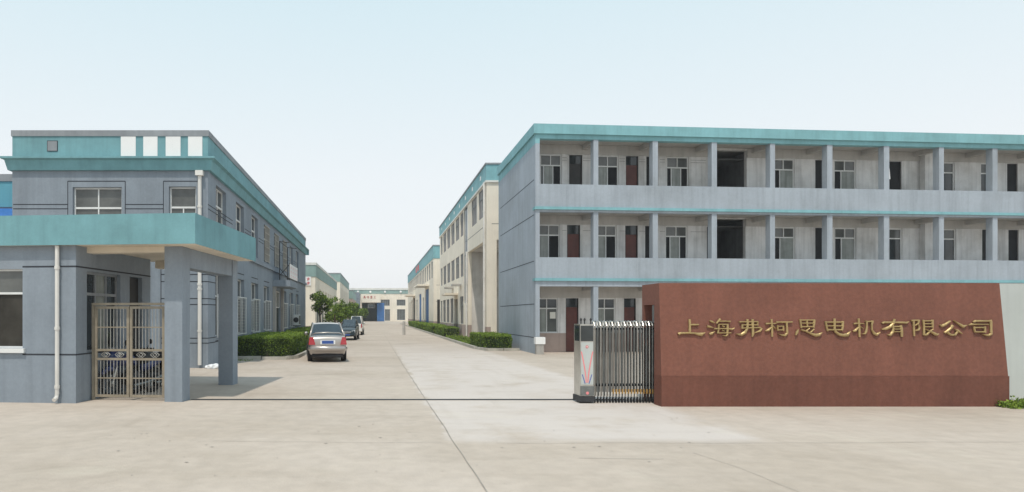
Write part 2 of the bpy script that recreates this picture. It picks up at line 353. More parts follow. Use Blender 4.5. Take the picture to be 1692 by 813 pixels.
# ------------------------------------------------------------------ office building (left)
YF, XS = 21.5, -5.4
ob = thing('office_building', 'two storey grey blue office block with teal parapet and four white panels', 'building', (-8.5, 35, 0))
ff = F(-11.72, YF, 0); fs = F(XS, YF, 90); WU = XS+11.72; LEN = 30.1
def fu(px): return (px-620)/1100*YF+11.72
HZ1, HZ2 = 6.37, 6.75
wl = MB()
fh = [(fu(120), fu(201), 4.35, 5.84), (fu(279), fu(324), 4.35, 5.86), (fu(150), fu(215), .9, 2.7)]
ff.wall(wl, 0, WU, 0, HZ1, fh, .25, 'blue')
ck = [26.6-YF+3.25*k for k in range(-1, 7)]
lowh = [(c-.85, c+.85, .97, 3.14) for i, c in enumerate(ck) if i != 4]
ent = (35.3-YF, 37.9-YF, 0, 3.05)
uph = [(c-.78, c+.78, 4.32, 6.12) for c in ck]
fs.wall(wl, .25, LEN, 0, HZ1, lowh+uph+[ent], .25, 'blue')
fp = [(-11.72, YF), (XS, YF), (XS, YF+LEN), (-11.72, YF+LEN)]
shell(wl, fp, 0, HZ2, 'blue', skip=(0, 1)); wl.poly([(x, y, HZ2) for x, y in fp], 'cap')
# cornice (tapered out) and parapet
cn = MB()
def ring(mb, x0, x1, y0, y1, za, zb, ea, eb, m):    # sloping band round three sides
    A = [(x0-ea, y1), (x0-ea, y0-ea), (x1+ea, y0-ea), (x1+ea, y1)]; B = [(x0-eb, y1), (x0-eb, y0-eb), (x1+eb, y0-eb), (x1+eb, y1)]
    for i in range(3): mb.poly([(*A[i], za), (*A[i+1], za), (*B[i+1], zb), (*B[i], zb)], m)
ring(cn, -11.72, XS, YF, YF+LEN+.1, HZ1, HZ1, 0, .10, 'teal'); ring(cn, -11.72, XS, YF, YF+LEN+.1, HZ1, HZ2-.07, .10, .17, 'teal')
ring(cn, -11.72, XS, YF, YF+LEN+.1, HZ2-.07, HZ2-.03, .17, .27, 'teal'); ring(cn, -11.72, XS, YF, YF+LEN+.1, HZ2-.03, HZ2+.03, .27, .27, 'teal')
ring(cn, -11.72, XS, YF, YF+LEN+.1, HZ2+.03, HZ2+.05, .27, -.02, 'teal')
cn.box(XS-.3, XS+.26, YF+LEN, YF+LEN+.09, HZ1, HZ2, 'teal')
cn.build('cornice', ob)
pp = MB(); ring(pp, -11.72, XS, YF, YF+LEN, HZ2+.03, 7.48, 0, 0, 'teal')
pp.box(-11.72, XS, YF+LEN-.2, YF+LEN, HZ2, 7.48, 'teal'); pp.build('parapet', ob)
cp = MB(); ring(cp, -11.72, XS, YF, YF+LEN+.03, 7.48, 7.48, -.02, .03, 'cap'); ring(cp, -11.72, XS, YF, YF+LEN+.03, 7.48, 7.67, .03, .03, 'cap')
ring(cp, -11.72, XS, YF, YF+LEN+.03, 7.67, 7.67, .03, -.25, 'cap'); cp.box(-11.7, XS+.03, YF+LEN-.2, YF+LEN+.03, 7.48, 7.67, 'cap'); cp.build('coping', ob)
for a, b in ((200, 224.5), (237, 260.5), (274, 298.5), (311, 334.5)):
    q = MB(); ff.box(q, fu(a), fu(b), .001, .02, 6.84, 7.477, 'panel'); q.build('white_panel', ob)
q = MB(); ff.box(q, fu(78), fu(95.5), .001, .015, 6.99, 7.34, 'groove'); ff.box(q, fu(79), fu(94.5), .016, .02, 7.01, 7.32, 'cap'); q.build('vent_cover', ob)
gl = wl
for z in (5.28, 5.14):
    ff.line(gl, .03, fu(112), z); ff.line(gl, fu(207), fu(270), z); fs.line(gl, .0, 3.7, z)
    for a, b in zip(ck[1:], ck[2:]): fs.line(gl, a+.95, b-.95, z)
for z in (3.02, 2.79, 2.24, 2.05, .96, .80):
    ff.line(gl, fu(266), WU, z); fs.line(gl, 0, 1.0, z)
for z in (.82,): fs.line(gl, 1.0, LEN, z, .05)
for c in ck: fs.line(gl, c-.8, c+.8, 3.36, .04)
ff.vline(gl, fu(266), .2, 3.3)
for a, b in ((112, 207), (270, 333)):
    ff.vline(gl, fu(a), 4.3, 6.03); ff.vline(gl, fu(b), 4.3, 6.03) if b < 300 else None; ff.line(gl, fu(a), fu(b), 6.03)
wl.build('wall', ob)
ff.window(ob, fh[0][0], fh[0][1], 4.35, 5.84, 5.18, 2, 2, pm='glassg', dep=.12)
ff.window(ob, fh[1][0], fh[1][1], 4.35, 5.86, 5.2, 1, 2, pm='glassg', dep=.12)
ff.window(ob, fh[2][0], fh[2][1], .9, 2.7, 2.1, 2, 2, pm='glassg', dep=.12)
for i, c in enumerate(ck):
    o = fs.window(ob, c-.78, c+.78, 4.32, 6.12, 5.5, 2, 2, pm='glass' if i in (1, 2, 6, 7) else 'glassg', dep=.14)
    if i in (3, 4, 5):
        q = MB()
        for k in range(11): u = c-.74+k*1.48/10; fs.box(q, u-.012, u+.012, .02, .035, 4.36, 6.08, 'grille')
        for k in range(6): z = 4.36+k*1.72/5; fs.box(q, c-.76, c+.76, .046, .06, z-.018, z+.018, 'grille')
        q.build('window_grille', o)
    if i != 4:
        o = fs.window(ob, c-.85, c+.85, .97, 3.14, 2.37, 2, 2, pm='glassg' if i in (1, 2, 3) else 'glass', dep=.14)
        q = MB()
        for k in range(12): u = c-.83+k*1.66/11; fs.box(q, u-.005, u+.005, .03, .038, .96, 2.4, 'rod')
        for k in range(12): z = 1.0+k*1.36/11; fs.box(q, c-.83, c+.83, .047, .055, z-.006, z+.006, 'rod')
        for a in (c-.86, c-.012, c+.83): fs.box(q, a, a+.03, .062, .09, .95, 2.42, 'white')
        for z in (.95, 2.39): fs.box(q, c-.86, c+.86, .091, .11, z, z+.035, 'white')
        q.build('window_grille', o)
lg = MB(); fs.box(lg, 28.6-YF, LEN+.0, .003, .10, 4.03, 4.2, 'blue'); lg.build('ledge', ob)
pr = MB(); fs.box(pr, 35.0-YF, 38.5-YF, .002, .92, 3.22, 3.56, 'blue'); pr.build('porch_canopy', ob)
for a, b in ((35.05, 35.28), (38.0, 38.3)): pw = MB(); fs.box(pw, a-YF, b-YF, .003, .16, 0, 3.215, 'concrete'); pw.build('porch_pilaster', ob)
dr = fs.window(ob, ent[0], ent[1], 2.12, 3.03, None, 2, 2, pm='curtain', dep=.05, name='fanlight')
q = MB(); fs.box(q, ent[0], ent[1], -.2, -.1, 0, 2.1, 'green')
for k in range(5): fs.box(q, ent[0]+.02+k*.65, ent[0]+.06+k*.65, -.099, -.07, 0, 2.1, 'iron')
dd = q.build('entrance_door', ob); q = MB(); fs.box(q, ent[0]+1.2, ent[0]+1.24, -.069, -.03, .9, 1.2, 'steel'); q.build('handle', dd)
ml = MB()    # sign frame of thin steel on the porch canopy
xa, xb = -5.05, -4.55
for y in (35.15, 38.3): ml.tube([(xa, y, 3.56), (xa, y, 5.62)], .025, 'iron', 6); ml.tube([(xa, y, 5.6), (xb, y+.2, 5.55)], .02, 'iron', 6)
ml.tube([(xa, 35.15, 4.2), (xb, 35.1, 3.58)], .02, 'iron', 6); ml.tube([(xa, 35.15, 3.8), (xb, 35.15, 4.35)], .02, 'iron', 6)
ml.tube([(xa, 35.15, 5.6), (xa, 38.3, 5.6)], .02, 'iron', 6)
for z in (3.62, 4.42): ml.tube([(-4.52, 35.0, z), (-4.52, 38.45, z)], .018, 'iron', 6)
for y in (35.0, 38.45): ml.tube([(-4.52, y, 3.56), (-4.52, y, 4.42)], .018, 'iron', 6)
ml.build('sign_frame', ob)
for k in range(4):
    y = 35.03+k*.86; q = MB(); q.box(-4.50, -4.47, y, y+.70, 3.66, 4.40, 'panel')
    o = q.build('placard', base=Vector((-4.48, y+.35, 3.66)))
    tag(o, 'white placard with faint red lettering in the row on the porch canopy edge', 'placard', 'white placards on the porch canopy')
    r = MB()
    for a in range(3):
        zc = 4.24-a*.22
        r.box(-4.469, -4.466, y+.22, y+.48, zc, zc+.025, 'pinkp'); r.box(-4.469, -4.466, y+.26, y+.44, zc-.07, zc-.045, 'pinkp'); r.box(-4.465, -4.463, y+.34, y+.37, zc-.11, zc+.06, 'pinkp')
    r.build('lettering', o)
pipe(ob, ff, fu(331), .08, HZ1-.02, .06, .08, (1.2, 2.55, 2.7, 3.9, 5.2), head=True)
# air conditioner outdoor unit on the road-side wall
ac = thing('air_conditioner', 'white outdoor air conditioner unit bracketed on the grey blue side wall near its far end', 'air conditioner', (-5.15, 43.9, 1.05))
q = MB(); q.box(-5.34, -4.98, 43.4, 44.3, 1.05, 1.75, 'white'); q.build('casing', ac)
q = MB(); q.lathe((-5.16, 43.39, 1.4), (0, -1, 0), [(0, .17), (.012, .17), (.013, .1)], 'black', 18); q.build('fan_grille', ac); q = MB(); q.box(-4.979, -4.97, 43.5, 44.2, 1.12, 1.68, 'black'); q.build('vent_grille', ac)
for y in (43.5, 44.15): q = MB(); q.box(-5.4, -4.95, y, y+.04, .98, 1.045, 'iron'); q.build('bracket', ac)
for i, (x, y, r, c) in enumerate(((-5.36, 21.24, .09, 'left'), (-5.24, 21.2, .12, 'middle'), (-5.10, 21.3, .14, 'right'))):
    bm = bmesh.new(); bmesh.ops.create_icosphere(bm, subdivisions=3, radius=r)
    for v in bm.verts:
        f = 1+.35*noise.noise(v.co*9+Vector((i*5, 0, 0))); v.co *= f; v.co.z *= .75
        v.co.z = max(v.co.z, -r*.45)
    me = bpy.data.meshes.new('rubbish_bag'); bm.to_mesh(me); bm.free(); me.materials.append(M['bag'])
    o = bpy.data.objects.new('rubbish_bag', me); COL.objects.link(o); o.location = (x, y, r*.45)
    tag(o, 'crumpled white plastic bag, %s of the three below the corner drainpipe' % c, 'plastic bag', 'plastic bags by the drainpipe')

# building further left, behind
lb = thing('side_building', 'sliver of a teal building with grey coping and blue awning at the left edge', 'building', (-14.4, 27, 0))
q = MB(); q.box(-17, -12.05, 24, 34, 0, 5.6, 'blue'); q.build('wall', lb)
q = MB(); q.box(-17, -12.03, 23.97, 34, 5.602, 6.52, 'azure'); q.build('parapet', lb)
q = MB(); q.box(-17, -12.0, 23.93, 34, 6.522, 6.78, 'cap'); q.build('coping', lb)
q = MB(); q.hexa([(-17, 23.1, 5.1), (-12.1, 23.1, 5.1), (-12.1, 23.99, 5.3), (-17, 23.99, 5.3), (-17, 23.1, 5.16), (-12.1, 23.1, 5.16), (-12.1, 23.99, 5.55), (-17, 23.99, 5.55)], 'awning'); q.build('awning', lb)
q = MB(); q.tube([(-11.9, 23.7, .1), (-11.9, 23.7, 6.55)], .06, 'concrete', 8); q.build('drainpipe', lb)

# ------------------------------------------------------------------ guardhouse with canopy
GA = -5.5; G0 = (-3.39, 12.5); fg = F(G0[0], G0[1], GA)   # n = -(local depth)
gh = thing('guardhouse', 'grey blue gatehouse under a deep teal canopy on two square columns', 'gatehouse', (-6.2, 13.6, 0))
def gbox(mb, u0, u1, v0, v1, z0, z1, m): fg.box(mb, u0, u1, -v1, -v0, z0, z1, m)
UL, WC, WV, WB = -7.2, -2.41, .12, 3.45
q0 = fg.p(0, -WV, 0); fw_ = F(q0[0], q0[1], GA)
q1 = fg.p(WC, -WV, 0); fside = F(q1[0], q1[1], GA+90)
wl = MB(); wg = (-5.6, -3.5, 1.06, 2.6)
fw_.wall(wl, UL, WC, 0, 3.05, [wg], .2, 'blue')
sw, sdn = (.40, 1.80, .95, 2.58), (2.24, 2.88, 0.02, 2.58)
fside.wall(wl, .2, WB-WV, 0, 3.05, [sw, sdn], .2, 'blue')
gbox(wl, UL, WC-.2, WB-.2, WB, 0, 3.05, 'blue'); gbox(wl, UL, UL+.2, WV+.2, WB-.2, 0, 3.05, 'blue')
q = wl
fw_.line(q, -3.5, WC, 2.645); fw_.line(q, -3.5, WC, .94); fside.line(q, 0, WB-WV, 2.645); fside.line(q, 0, sdn[0], .94)
wl.build('wall', gh)
o = fw_.window(gh, *wg, 2.13, 2, 2, pm='glassg', lowp='glassd', dep=.06, fw=.035, sill='white')
fside.window(gh, *sw, 2.13, 3, 3, fm='cap', pm=['glass', 'curtain', 'glass'], dep=.08, fw=.05)
q = MB(); fside.box(q, sdn[0], sdn[1], -.16, -.1, .02, 2.57, 'doord'); o = q.build('door', gh)
q = MB(); fside.box(q, sdn[0]+.08, sdn[0]+.11, -.099, -.05, 1.0, 1.15, 'steel'); q.build('handle', o)
cn = MB(); gbox(cn, UL-.2, 0, 0, 4.12, 3.053, 3.09, 'soffit'); gbox(cn, UL-.2, -.0, .0, .12, 3.092, 3.62, 'teal')
gbox(cn, -.12, 0, .121, 4.12, 3.092, 3.62, 'teal'); gbox(cn, UL-.2, -.121, 4.0, 4.12, 3.092, 3.62, 'teal'); gbox(cn, UL-.2, -.121, .121, 3.99, 3.092, 3.45, 'cap')
cn.ms = ['soffit', 'teal', 'cap']; cn.build('canopy', gh)
fa = MB(); gbox(fa, UL-.2, .014, -.014, -.002, 3.045, 3.622, 'teal'); gbox(fa, .002, .014, -.002, 4.13, 3.045, 3.622, 'teal'); fa.build('fascia', gh)
for v in (.5, 3.7):
    q = MB(); gbox(q, -.80, -.44, v, v+.40, 0, 3.05, 'blue'); q.build('column', gh)
for a_ in ((WC, -.803, .52, .80, 2.94, 3.052, 'soffit'), (WC, -.833, 3.72, 4.05, 2.86, 3.052, 'soffit'), (-.78, -.46, .903, 3.697, 2.66, 3.052, 'blue')): q = MB(); gbox(q, *a_); q.build('beam', gh)
pipe(gh, fw_, WC-.345, .05, 3.04, .04, .06, (.32, 1.45, 2.62), shoe=True)
# double-leaf metal gate
mg = thing('double_gate', 'bronze metal double gate with vertical bars and diamond band between guardhouse and column', 'gate', (*fg.p(-1.6, -.7, 0)[:2], 0))
gu0, gu1, gv = WC+.03, -.815, .68
q = MB()
for u in (gu0, gu1-.05): gbox(q, u, u+.05, gv-.03, gv+.03, 0.0, 1.9, 'bronze')
gbox(q, gu0, gu1, gv-.035, gv+.035, 1.902, 1.95, 'bronze'); q.build('gate_frame', mg)
mid = (gu0+gu1)/2+.0
for a, b in ((gu0+.055, mid-.008), (mid+.008, gu1-.055)):
    lf = MB()
    for u in (a, b-.05): gbox(lf, u, u+.05, gv-.02, gv+.02, .06, 1.88, 'bronze')
    for z, h in ((.06, .05), (.80, .045), (.98, .045), (1.83, .05)): gbox(lf, a+.05, b-.05, gv-.018, gv+.018, z, z+h, 'bronze')
    for z in (.43, 1.45): gbox(lf, a+.05, b-.05, gv-.012, gv+.012, z, z+.022, 'bronze')
    lo = lf.build('gate_leaf', mg)
    r = MB(); n = 9
    for k in range(1, n):
        u = a+.05+(b-a-.1)*k/n
        for z0, z1 in ((.11, .80), (1.025, 1.83)): r.tube([fg.p(u, -gv-.0, z0), fg.p(u, -gv, z1)], .008, 'rod', 6)
    r.build('bars', lo)
    for k in (.28, .68):
        uc = a+(b-a)*k; r = MB()
        for dx in (0, .05):
            pts = [(-.07+dx, 0), (0+dx, .055), (.07+dx, 0), (0+dx, -.055), (-.07+dx, 0)]
            for p, q2 in zip(pts, pts[1:]): r.tube([fg.p(uc+p[0], -gv+.001*dx, .91+p[1]), fg.p(uc+q2[0], -gv, .91+q2[1])], .006, 'rod', 5)
        r.build('diamond_ornament', lo)
# motorcycle
def motorcycle(name, label, front, rear, body, group):
    f, r = Vector((*front, 0)), Vector((*rear, 0)); L = (f-r).length; d = (f-r)/L; s = Vector((-d.y, d.x, 0)); up = Vector((0, 0, 1))
    P = lambda a, b, z: r+d*(a*L)+s*b+up*z
    t = thing(name, label, 'motorcycle', ((f+r)/2), group)
    for k, a in enumerate((1, 0)):
        q = MB(); 
        ptc = [P(a, 0, .275)+(d*cos(i_*pi/12)+up*sin(i_*pi/12))*.235 for i_ in range(25)]; q.tube(ptc, .042, 'rubber', 8); wv = q.build('wheel', t)
        q = MB(); q.lathe(P(a, 0, .275), s, [(-.06, .03), (-.05, .06), (.05, .06), (.06, .03)], 'steeld', 12)
        for sp_ in range(10): an = sp_*pi/5; q.tube([P(a, 0, .275)+(d*cos(an)+up*sin(an))*.05, P(a, 0, .275)+(d*cos(an)+up*sin(an))*.20], .006, 'steeld', 4)
        q.build('rim', wv)
    q = MB(); q.tube([P(1, .06, .28), P(.9, .06, .65), P(.84, .05, .9)], .022, 'steel', 8); q.tube([P(1, -.06, .28), P(.9, -.06, .65), P(.84, -.05, .9)], .022, 'steel', 8); q.build('fork', t)
    q = MB(); q.tube([P(.80, .33, .98), P(.86, .15, .97), P(.86, -.15, .97), P(.80, -.33, .98)], .016, 'black', 8); hb = q.build('handlebar', t)
    for sg in (1, -1):
        q = MB(); q.tube([P(.86, .2*sg, .98), P(.84, .26*sg, 1.1)], .008, 'black', 6); q.lathe(P(.84, .28*sg, 1.13), d, [(-.012, .03), (0, .055), (.012, .05)], 'black', 12); q.build('mirror', hb)
    q = MB()
    for a, b in (((.95, .62), (.62, .74)),):
        q.tube([P(.82, 0, .72), P(.6, 0, .76), P(.42, 0, .70)], [.10, .15, .09], body, 12)
    q.tube([P(.9, 0, .62), P(.97, 0, .78), P(.92, 0, .98)], [.08, .15, .09], body, 12); q.tube([P(.3, 0, .56), P(.1, 0, .62), P(-.2, 0, .68)], [.1, .12, .05], body, 10)
    q.tube([P(1.22, 0, .50), P(1.06, 0, .60), P(.86, 0, .57)], [.05, .07, .06], body, 8); q.build('fairing', t, smooth=True)
    q = MB(); q.tube([P(.45, 0, .74), P(.2, 0, .77), P(-.12, 0, .80)], [.11, .14, .08], 'seat', 12); q.build('seat', t, smooth=True)
    q = MB(); q.tube([P(.72, 0, .35), P(.5, 0, .38), P(.28, 0, .34)], [.12, .17, .12], 'iron', 10); q.tube([P(.55, .12, .2), P(.2, .14, .25), P(-.15, .15, .36)], .04, 'steeld', 8); q.build('engine', t)
    q = MB(); q.lathe(P(1.0, 0, .82), d, [(-.04, .06), (.02, .08), (.04, .06)], 'lamp', 14); q.build('headlight', t)
motorcycle('motorcycle', 'blue and black motorcycle parked behind the bronze gate with its front to the left', (-5.50, 13.85), (-4.95, 14.75), 'bikeblue', 'motorcycles behind the gate')
motorcycle('motorcycle', 'dark motorcycle further back beside the blue one behind the gate', (-5.22, 14.5), (-4.72, 15.4), 'black', 'motorcycles behind the gate')
ct = thing('storage_crate', 'white crate on dark feet standing behind the right leaf of the bronze gate', 'crate', (-5.16, 16.1, 0))
q = MB(); q.box(-5.36, -4.96, 15.9, 16.25, .12, .54, 'crate')
for k in range(4): q.box(-5.36+k*.125, -5.345+k*.125, 15.885, 15.899, .12, .54, 'crate')
q.box(-5.38, -4.94, 15.88, 16.27, .541, .58, 'crate'); q.build('box', ct)
for x in (-5.32, -5.06): q = MB(); q.box(x, x+.07, 15.92, 16.2, 0, .118, 'black'); q.build('foot', ct)

# ------------------------------------------------------------------ dormitory building (right) with open galleries
RA = 4.6; R0 = (7.03, 29.2); fr = F(R0[0], R0[1], RA)
rb = thing('dormitory_building', 'three storey pale grey blue dormitory with open galleries and teal parapet', 'building', (18, 33, 0))
def rbox(mb, u0, u1, v0, v1, z0, z1, m): fr.box(mb, u0, u1, -v1, -v0, z0, z1, m)
UE = 27.5; CD = 1.4; DEP = 8.7
sk_ = sin(radians(RA))
sw_ = MB()
def side(z0, z1, off, m, t=.19, v1=DEP):
    A = [fr.p(-off, off, z0), fr.p(t, off, z0), fr.p(t+sk_*v1, -v1, z0), fr.p(-off+sk_*v1, -v1, z0)]
    sw_.hexa(A+[(x, y, z1) for x, y, _ in A], m)
side(0, 9.25, 0, 'blue2'); side(9.252, 9.66, .004, 'teal2'); fsd = F(R0[0], R0[1], -90)
for z in (7.7, 6.15, 4.1, 2.2, .72): fsd.box(sw_, -8.2, -.25, .001, .005, z-.016, z+.016, 'groove')
sw_.build('side_wall', rb)
q = MB()
A = lambda e, z: [fr.p(-e, e, z), fr.p(UE, e, z), fr.p(UE, -DEP, z), fr.p(-e+sk_*DEP, -DEP, z)]
q.hexa(A(.10, 9.662)+A(.10, 10.09), 'teal2'); q.build('parapet', rb)
fcz = {0: (0, 2.975), 1: (3.2, 6.25), 2: (6.4, 9.465)}
for z0, z1, m in ((3.335, 4.25, 'blue2'), (6.47, 7.47, 'blue2')):
    q = MB(); rbox(q, .192, UE, 0, .14, z0, z1, m); q.build('gallery_parapet', rb)
for z0, z1 in ((3.21, 3.333), (6.345, 6.468)):
    q = MB(); rbox(q, -.04, UE, -.07, .30, z0, z1, 'teal2'); q.build('ledge', rb)
for a_ in ((2.975, 3.208, 'blue2'), (6.25, 6.343, 'blue2'), (9.465, 9.66, 'teal2')): q = MB(); rbox(q, .192, UE, .004, .3, *a_); q.build('gallery_beam', rb)
cols_t = [(2.63, 2.85), (5.35, 5.59), (8.10, 8.34), (10.86, 11.09), (13.59, 13.85), (16.36, 16.62), (19.08, 19.32), (21.76, 22.01), (24.5, 24.74)]
for a, b in cols_t:
    q = MB(); rbox(q, a, b, .02, .34, 0, 2.973, 'blue2'); rbox(q, a, b, .02, .34, 3.335, 6.248, 'blue2'); rbox(q, a, b, .02, .34, 6.47, 9.463, 'blue2'); q.build('column', rb)
# slabs and cross beams
q = MB()
def slab(z0, z1, v0, v1, m):
    A = [fr.p(.195+sk_*v0, -v0, z0), fr.p(UE, -v0, z0), fr.p(UE, -v1, z0), fr.p(.195+sk_*v1, -v1, z0)]; q.hexa(A+[(x, y, z1) for x, y, _ in A], m)
for z0, z1 in ((3.05, 3.2), (6.3, 6.34), (9.56, 9.655)): slab(z0, z1, .305, DEP, 'beam')
slab(6.342, 6.4, .305, CD-.005, 'beam')
for a, b in cols_t:
    for zt in (3.048, 6.298, 9.558): rbox(q, a+.02, b-.02, .345, CD-.003, zt-.22, zt, 'beam')
q.build('gallery_slabs', rb)
fb = F(*fr.p(0, -CD, 0)[:2], RA)
D_ = []   # openings on the back wall per floor: (kind,u0,u1)
top_ = [('w1', .69, 1.69), ('dd', 2.05, 2.68), ('w2', 3.40, 4.41), ('dr', 4.76, 5.37), ('dk', 5.75, 6.33), ('w3', 6.75, 7.81), ('dk', 8.79, 9.0), ('st', 9.0, 10.67), ('w4', 12.0, 13.06), ('dk', 14.1, 14.62), ('w4', 15.08, 16.18), ('dk', 17.7, 18.51), ('w5', 20.6, 21.28), ('w5', 22.65, 23.2), ('dk', 24.03, 24.6)]
mid_ = [('w2', .58, 1.61), ('dr', 1.95, 2.58), ('w2', 3.33, 4.32), ('dr', 4.73, 5.34), ('dk', 5.69, 6.30), ('w3', 6.69, 7.75), ('dk', 8.70, 8.95), ('st', 8.95, 10.61), ('w4', 12.0, 13.09), ('dk', 14.1, 14.62), ('w4', 15.11, 16.18), ('w5', 17.8, 18.55), ('w5', 20.6, 21.35), ('dk', 22.71, 23.3), ('dk', 24.1, 24.65)]
gr_ = [('w6', .49, 1.52), ('dr', 1.89, 2.50), ('w6', 3.25, 4.26), ('dr', 4.67, 5.25), ('w6', 6.0, 7.0), ('dr', 7.4, 8.0), ('w6', 8.8, 9.8)]
bw = MB(); bm_ = MB()
for fl, ops in ((0, gr_), (1, mid_), (2, top_)):
    zf = (0, 3.2, 6.4)[fl]; zw = zf+(2.49, 2.68, 2.72)[fl]; ztr = zf+(2.02, 2.2, 2.22)[fl]; ztop = (3.05, 6.3, 9.56)[fl]; zs = zf+.9
    holes = []
    for k, a, b in ops:
        if k == 'st': holes.append((a, b, zf+.01, zw+.36))
        elif k[0] == 'd': holes.append((a, b, zf+.01, zw))
        else: holes.append((a, b, zs, zw))
    plinth = 'pink' if fl == 0 else 'bwall'
    fb.wall(bw, .2, UE, zf, zs-.02, [h for h in holes if h[2] < zs-.1], .2, plinth, n=.0)
    fb.wall(bw, .2, UE, zs-.02, ztop, holes, .2, 'bwall')
    # beige beam band above the openings, darkened in colour for shade, stopped at the stairwell
    st = [h for h in holes if h[3] > zw+.1]
    segs = [(.2, UE)] if not st else [(.2, st[0][0]), (st[0][1], UE)]
    for a, b in segs: fb.box(bm_, a, b, .002, .05, zw+.02, ztop-.003, 'beam')
    for k, a, b in ops:
        if k[0] == 'w':
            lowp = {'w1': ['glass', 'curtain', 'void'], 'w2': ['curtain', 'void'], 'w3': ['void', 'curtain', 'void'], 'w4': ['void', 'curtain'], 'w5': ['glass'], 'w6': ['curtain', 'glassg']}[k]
            spl = {'w1': [0, .13, .62, 1], 'w2': [0, .5, 1], 'w3': [0, .2, .68, 1], 'w4': [0, .32, 1], 'w5': [0, 1], 'w6': [0, .5, 1]}[k]
            fb.window(rb, a, b, zs, zw, ztr, 1 if k == 'w5' else 2, 2, pm='glassg' if k != 'w6' else 'glass', lowp=lowp, splits=spl, dep=.06, fw=.045)
        elif k in ('dr', 'dd', 'dk'):
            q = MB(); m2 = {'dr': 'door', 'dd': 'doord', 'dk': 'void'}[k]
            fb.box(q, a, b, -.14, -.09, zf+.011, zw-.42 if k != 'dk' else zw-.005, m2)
            if k != 'dk': fb.box(q, a, b, -.14, -.10, zw-.40, zw-.005, 'glass'); fb.box(q, a, b, -.13, -.08, zw-.418, zw-.402, 'doord')
            fb.box(q, a-.0, a+.03, -.089, -.05, zf+.011, zw-.005, 'doord'); fb.box(q, b-.03, b, -.089, -.05, zf+.011, zw-.005, 'doord')
            d_ = q.build('door', rb, label={'dr': 'red brown door with dark glazed top', 'dk': 'open dark doorway', 'dd': 'dark brown door'}[k])
            if k != 'dk': q = MB(); fb.box(q, b-.09, b-.06, -.088, -.05, zf+1.0, zf+1.12, 'steel'); q.build('handle', d_)
for a, b in ((19.42, 20.34),):
    for z0, z1 in ((3.2, 6.3), (6.4, 9.56)): fb.box(bw, a, b, .002, .32, z0, z1-.004, 'bwall')
q = bw; bm_.build('lintel_band', rb)
for z in (5.62, 8.86, 8.98):
    for a, b in ((1.72, 1.93), (2.7, 3.2), (4.45, 4.72), (5.4, 5.68), (6.4, 6.65), (7.9, 8.65)): fb.line(q, a, b, z, .012)
bw.build('gallery_wall', rb)
# stairwell recess
q = MB()
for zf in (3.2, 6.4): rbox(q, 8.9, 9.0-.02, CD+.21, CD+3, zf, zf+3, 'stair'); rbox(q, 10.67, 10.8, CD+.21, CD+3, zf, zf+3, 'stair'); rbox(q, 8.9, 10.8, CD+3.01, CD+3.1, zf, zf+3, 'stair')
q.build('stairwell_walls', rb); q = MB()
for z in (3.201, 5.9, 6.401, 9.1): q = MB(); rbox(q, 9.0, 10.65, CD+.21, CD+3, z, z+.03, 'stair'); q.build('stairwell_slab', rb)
q = MB(); sp = [fr.p(UE, 0, 0), fr.p(UE, -DEP, 0), fr.p(.2+sk_*DEP, -DEP, 0)]
for a, b in zip(sp, sp[1:]): q.poly([(a[0], a[1], 0), (b[0], b[1], 0), (b[0], b[1], 9.66), (a[0], a[1], 9.66)], 'blue2')
q.build('rear_wall', rb, fix=False)
pn = tag((lambda q: (fb.box(q, 1.15, 1.42, -.045, -.042, 1.55, 1.85, 'paper'), q.build('paper_notice'))[1])(MB()), 'white paper notice stuck on the ground floor gallery window', 'notice')
q = MB(); q.hexa([fr.p(16.63, -.10, 8.02), fr.p(16.80, -.16, 7.98), fr.p(16.80, -.19, 7.98), fr.p(16.63, -.13, 8.02), fr.p(16.625, -.08, 8.50), fr.p(16.70, -.10, 8.46), fr.p(16.70, -.13, 8.46), fr.p(16.625, -.11, 8.50)], 'bag')
tag(q.build('hanging_cloth', base=Vector(fr.p(16.7, -.1, 8))), 'white cloth hanging against the sixth column of the top floor gallery', 'cloth')
ub = thing('utility_pillar', 'white box on a stub concrete pillar at the corner of the dormitory', 'utility box', (7.12, 28.95, 0))
q = MB(); q.box(6.98, 7.30, 28.82, 29.10, 0, .45, 'concrete'); q.build('pillar', ub)
q = MB(); q.box(6.94, 7.36, 28.79, 29.12, .452, .75, 'panel'); q.build('box', ub)

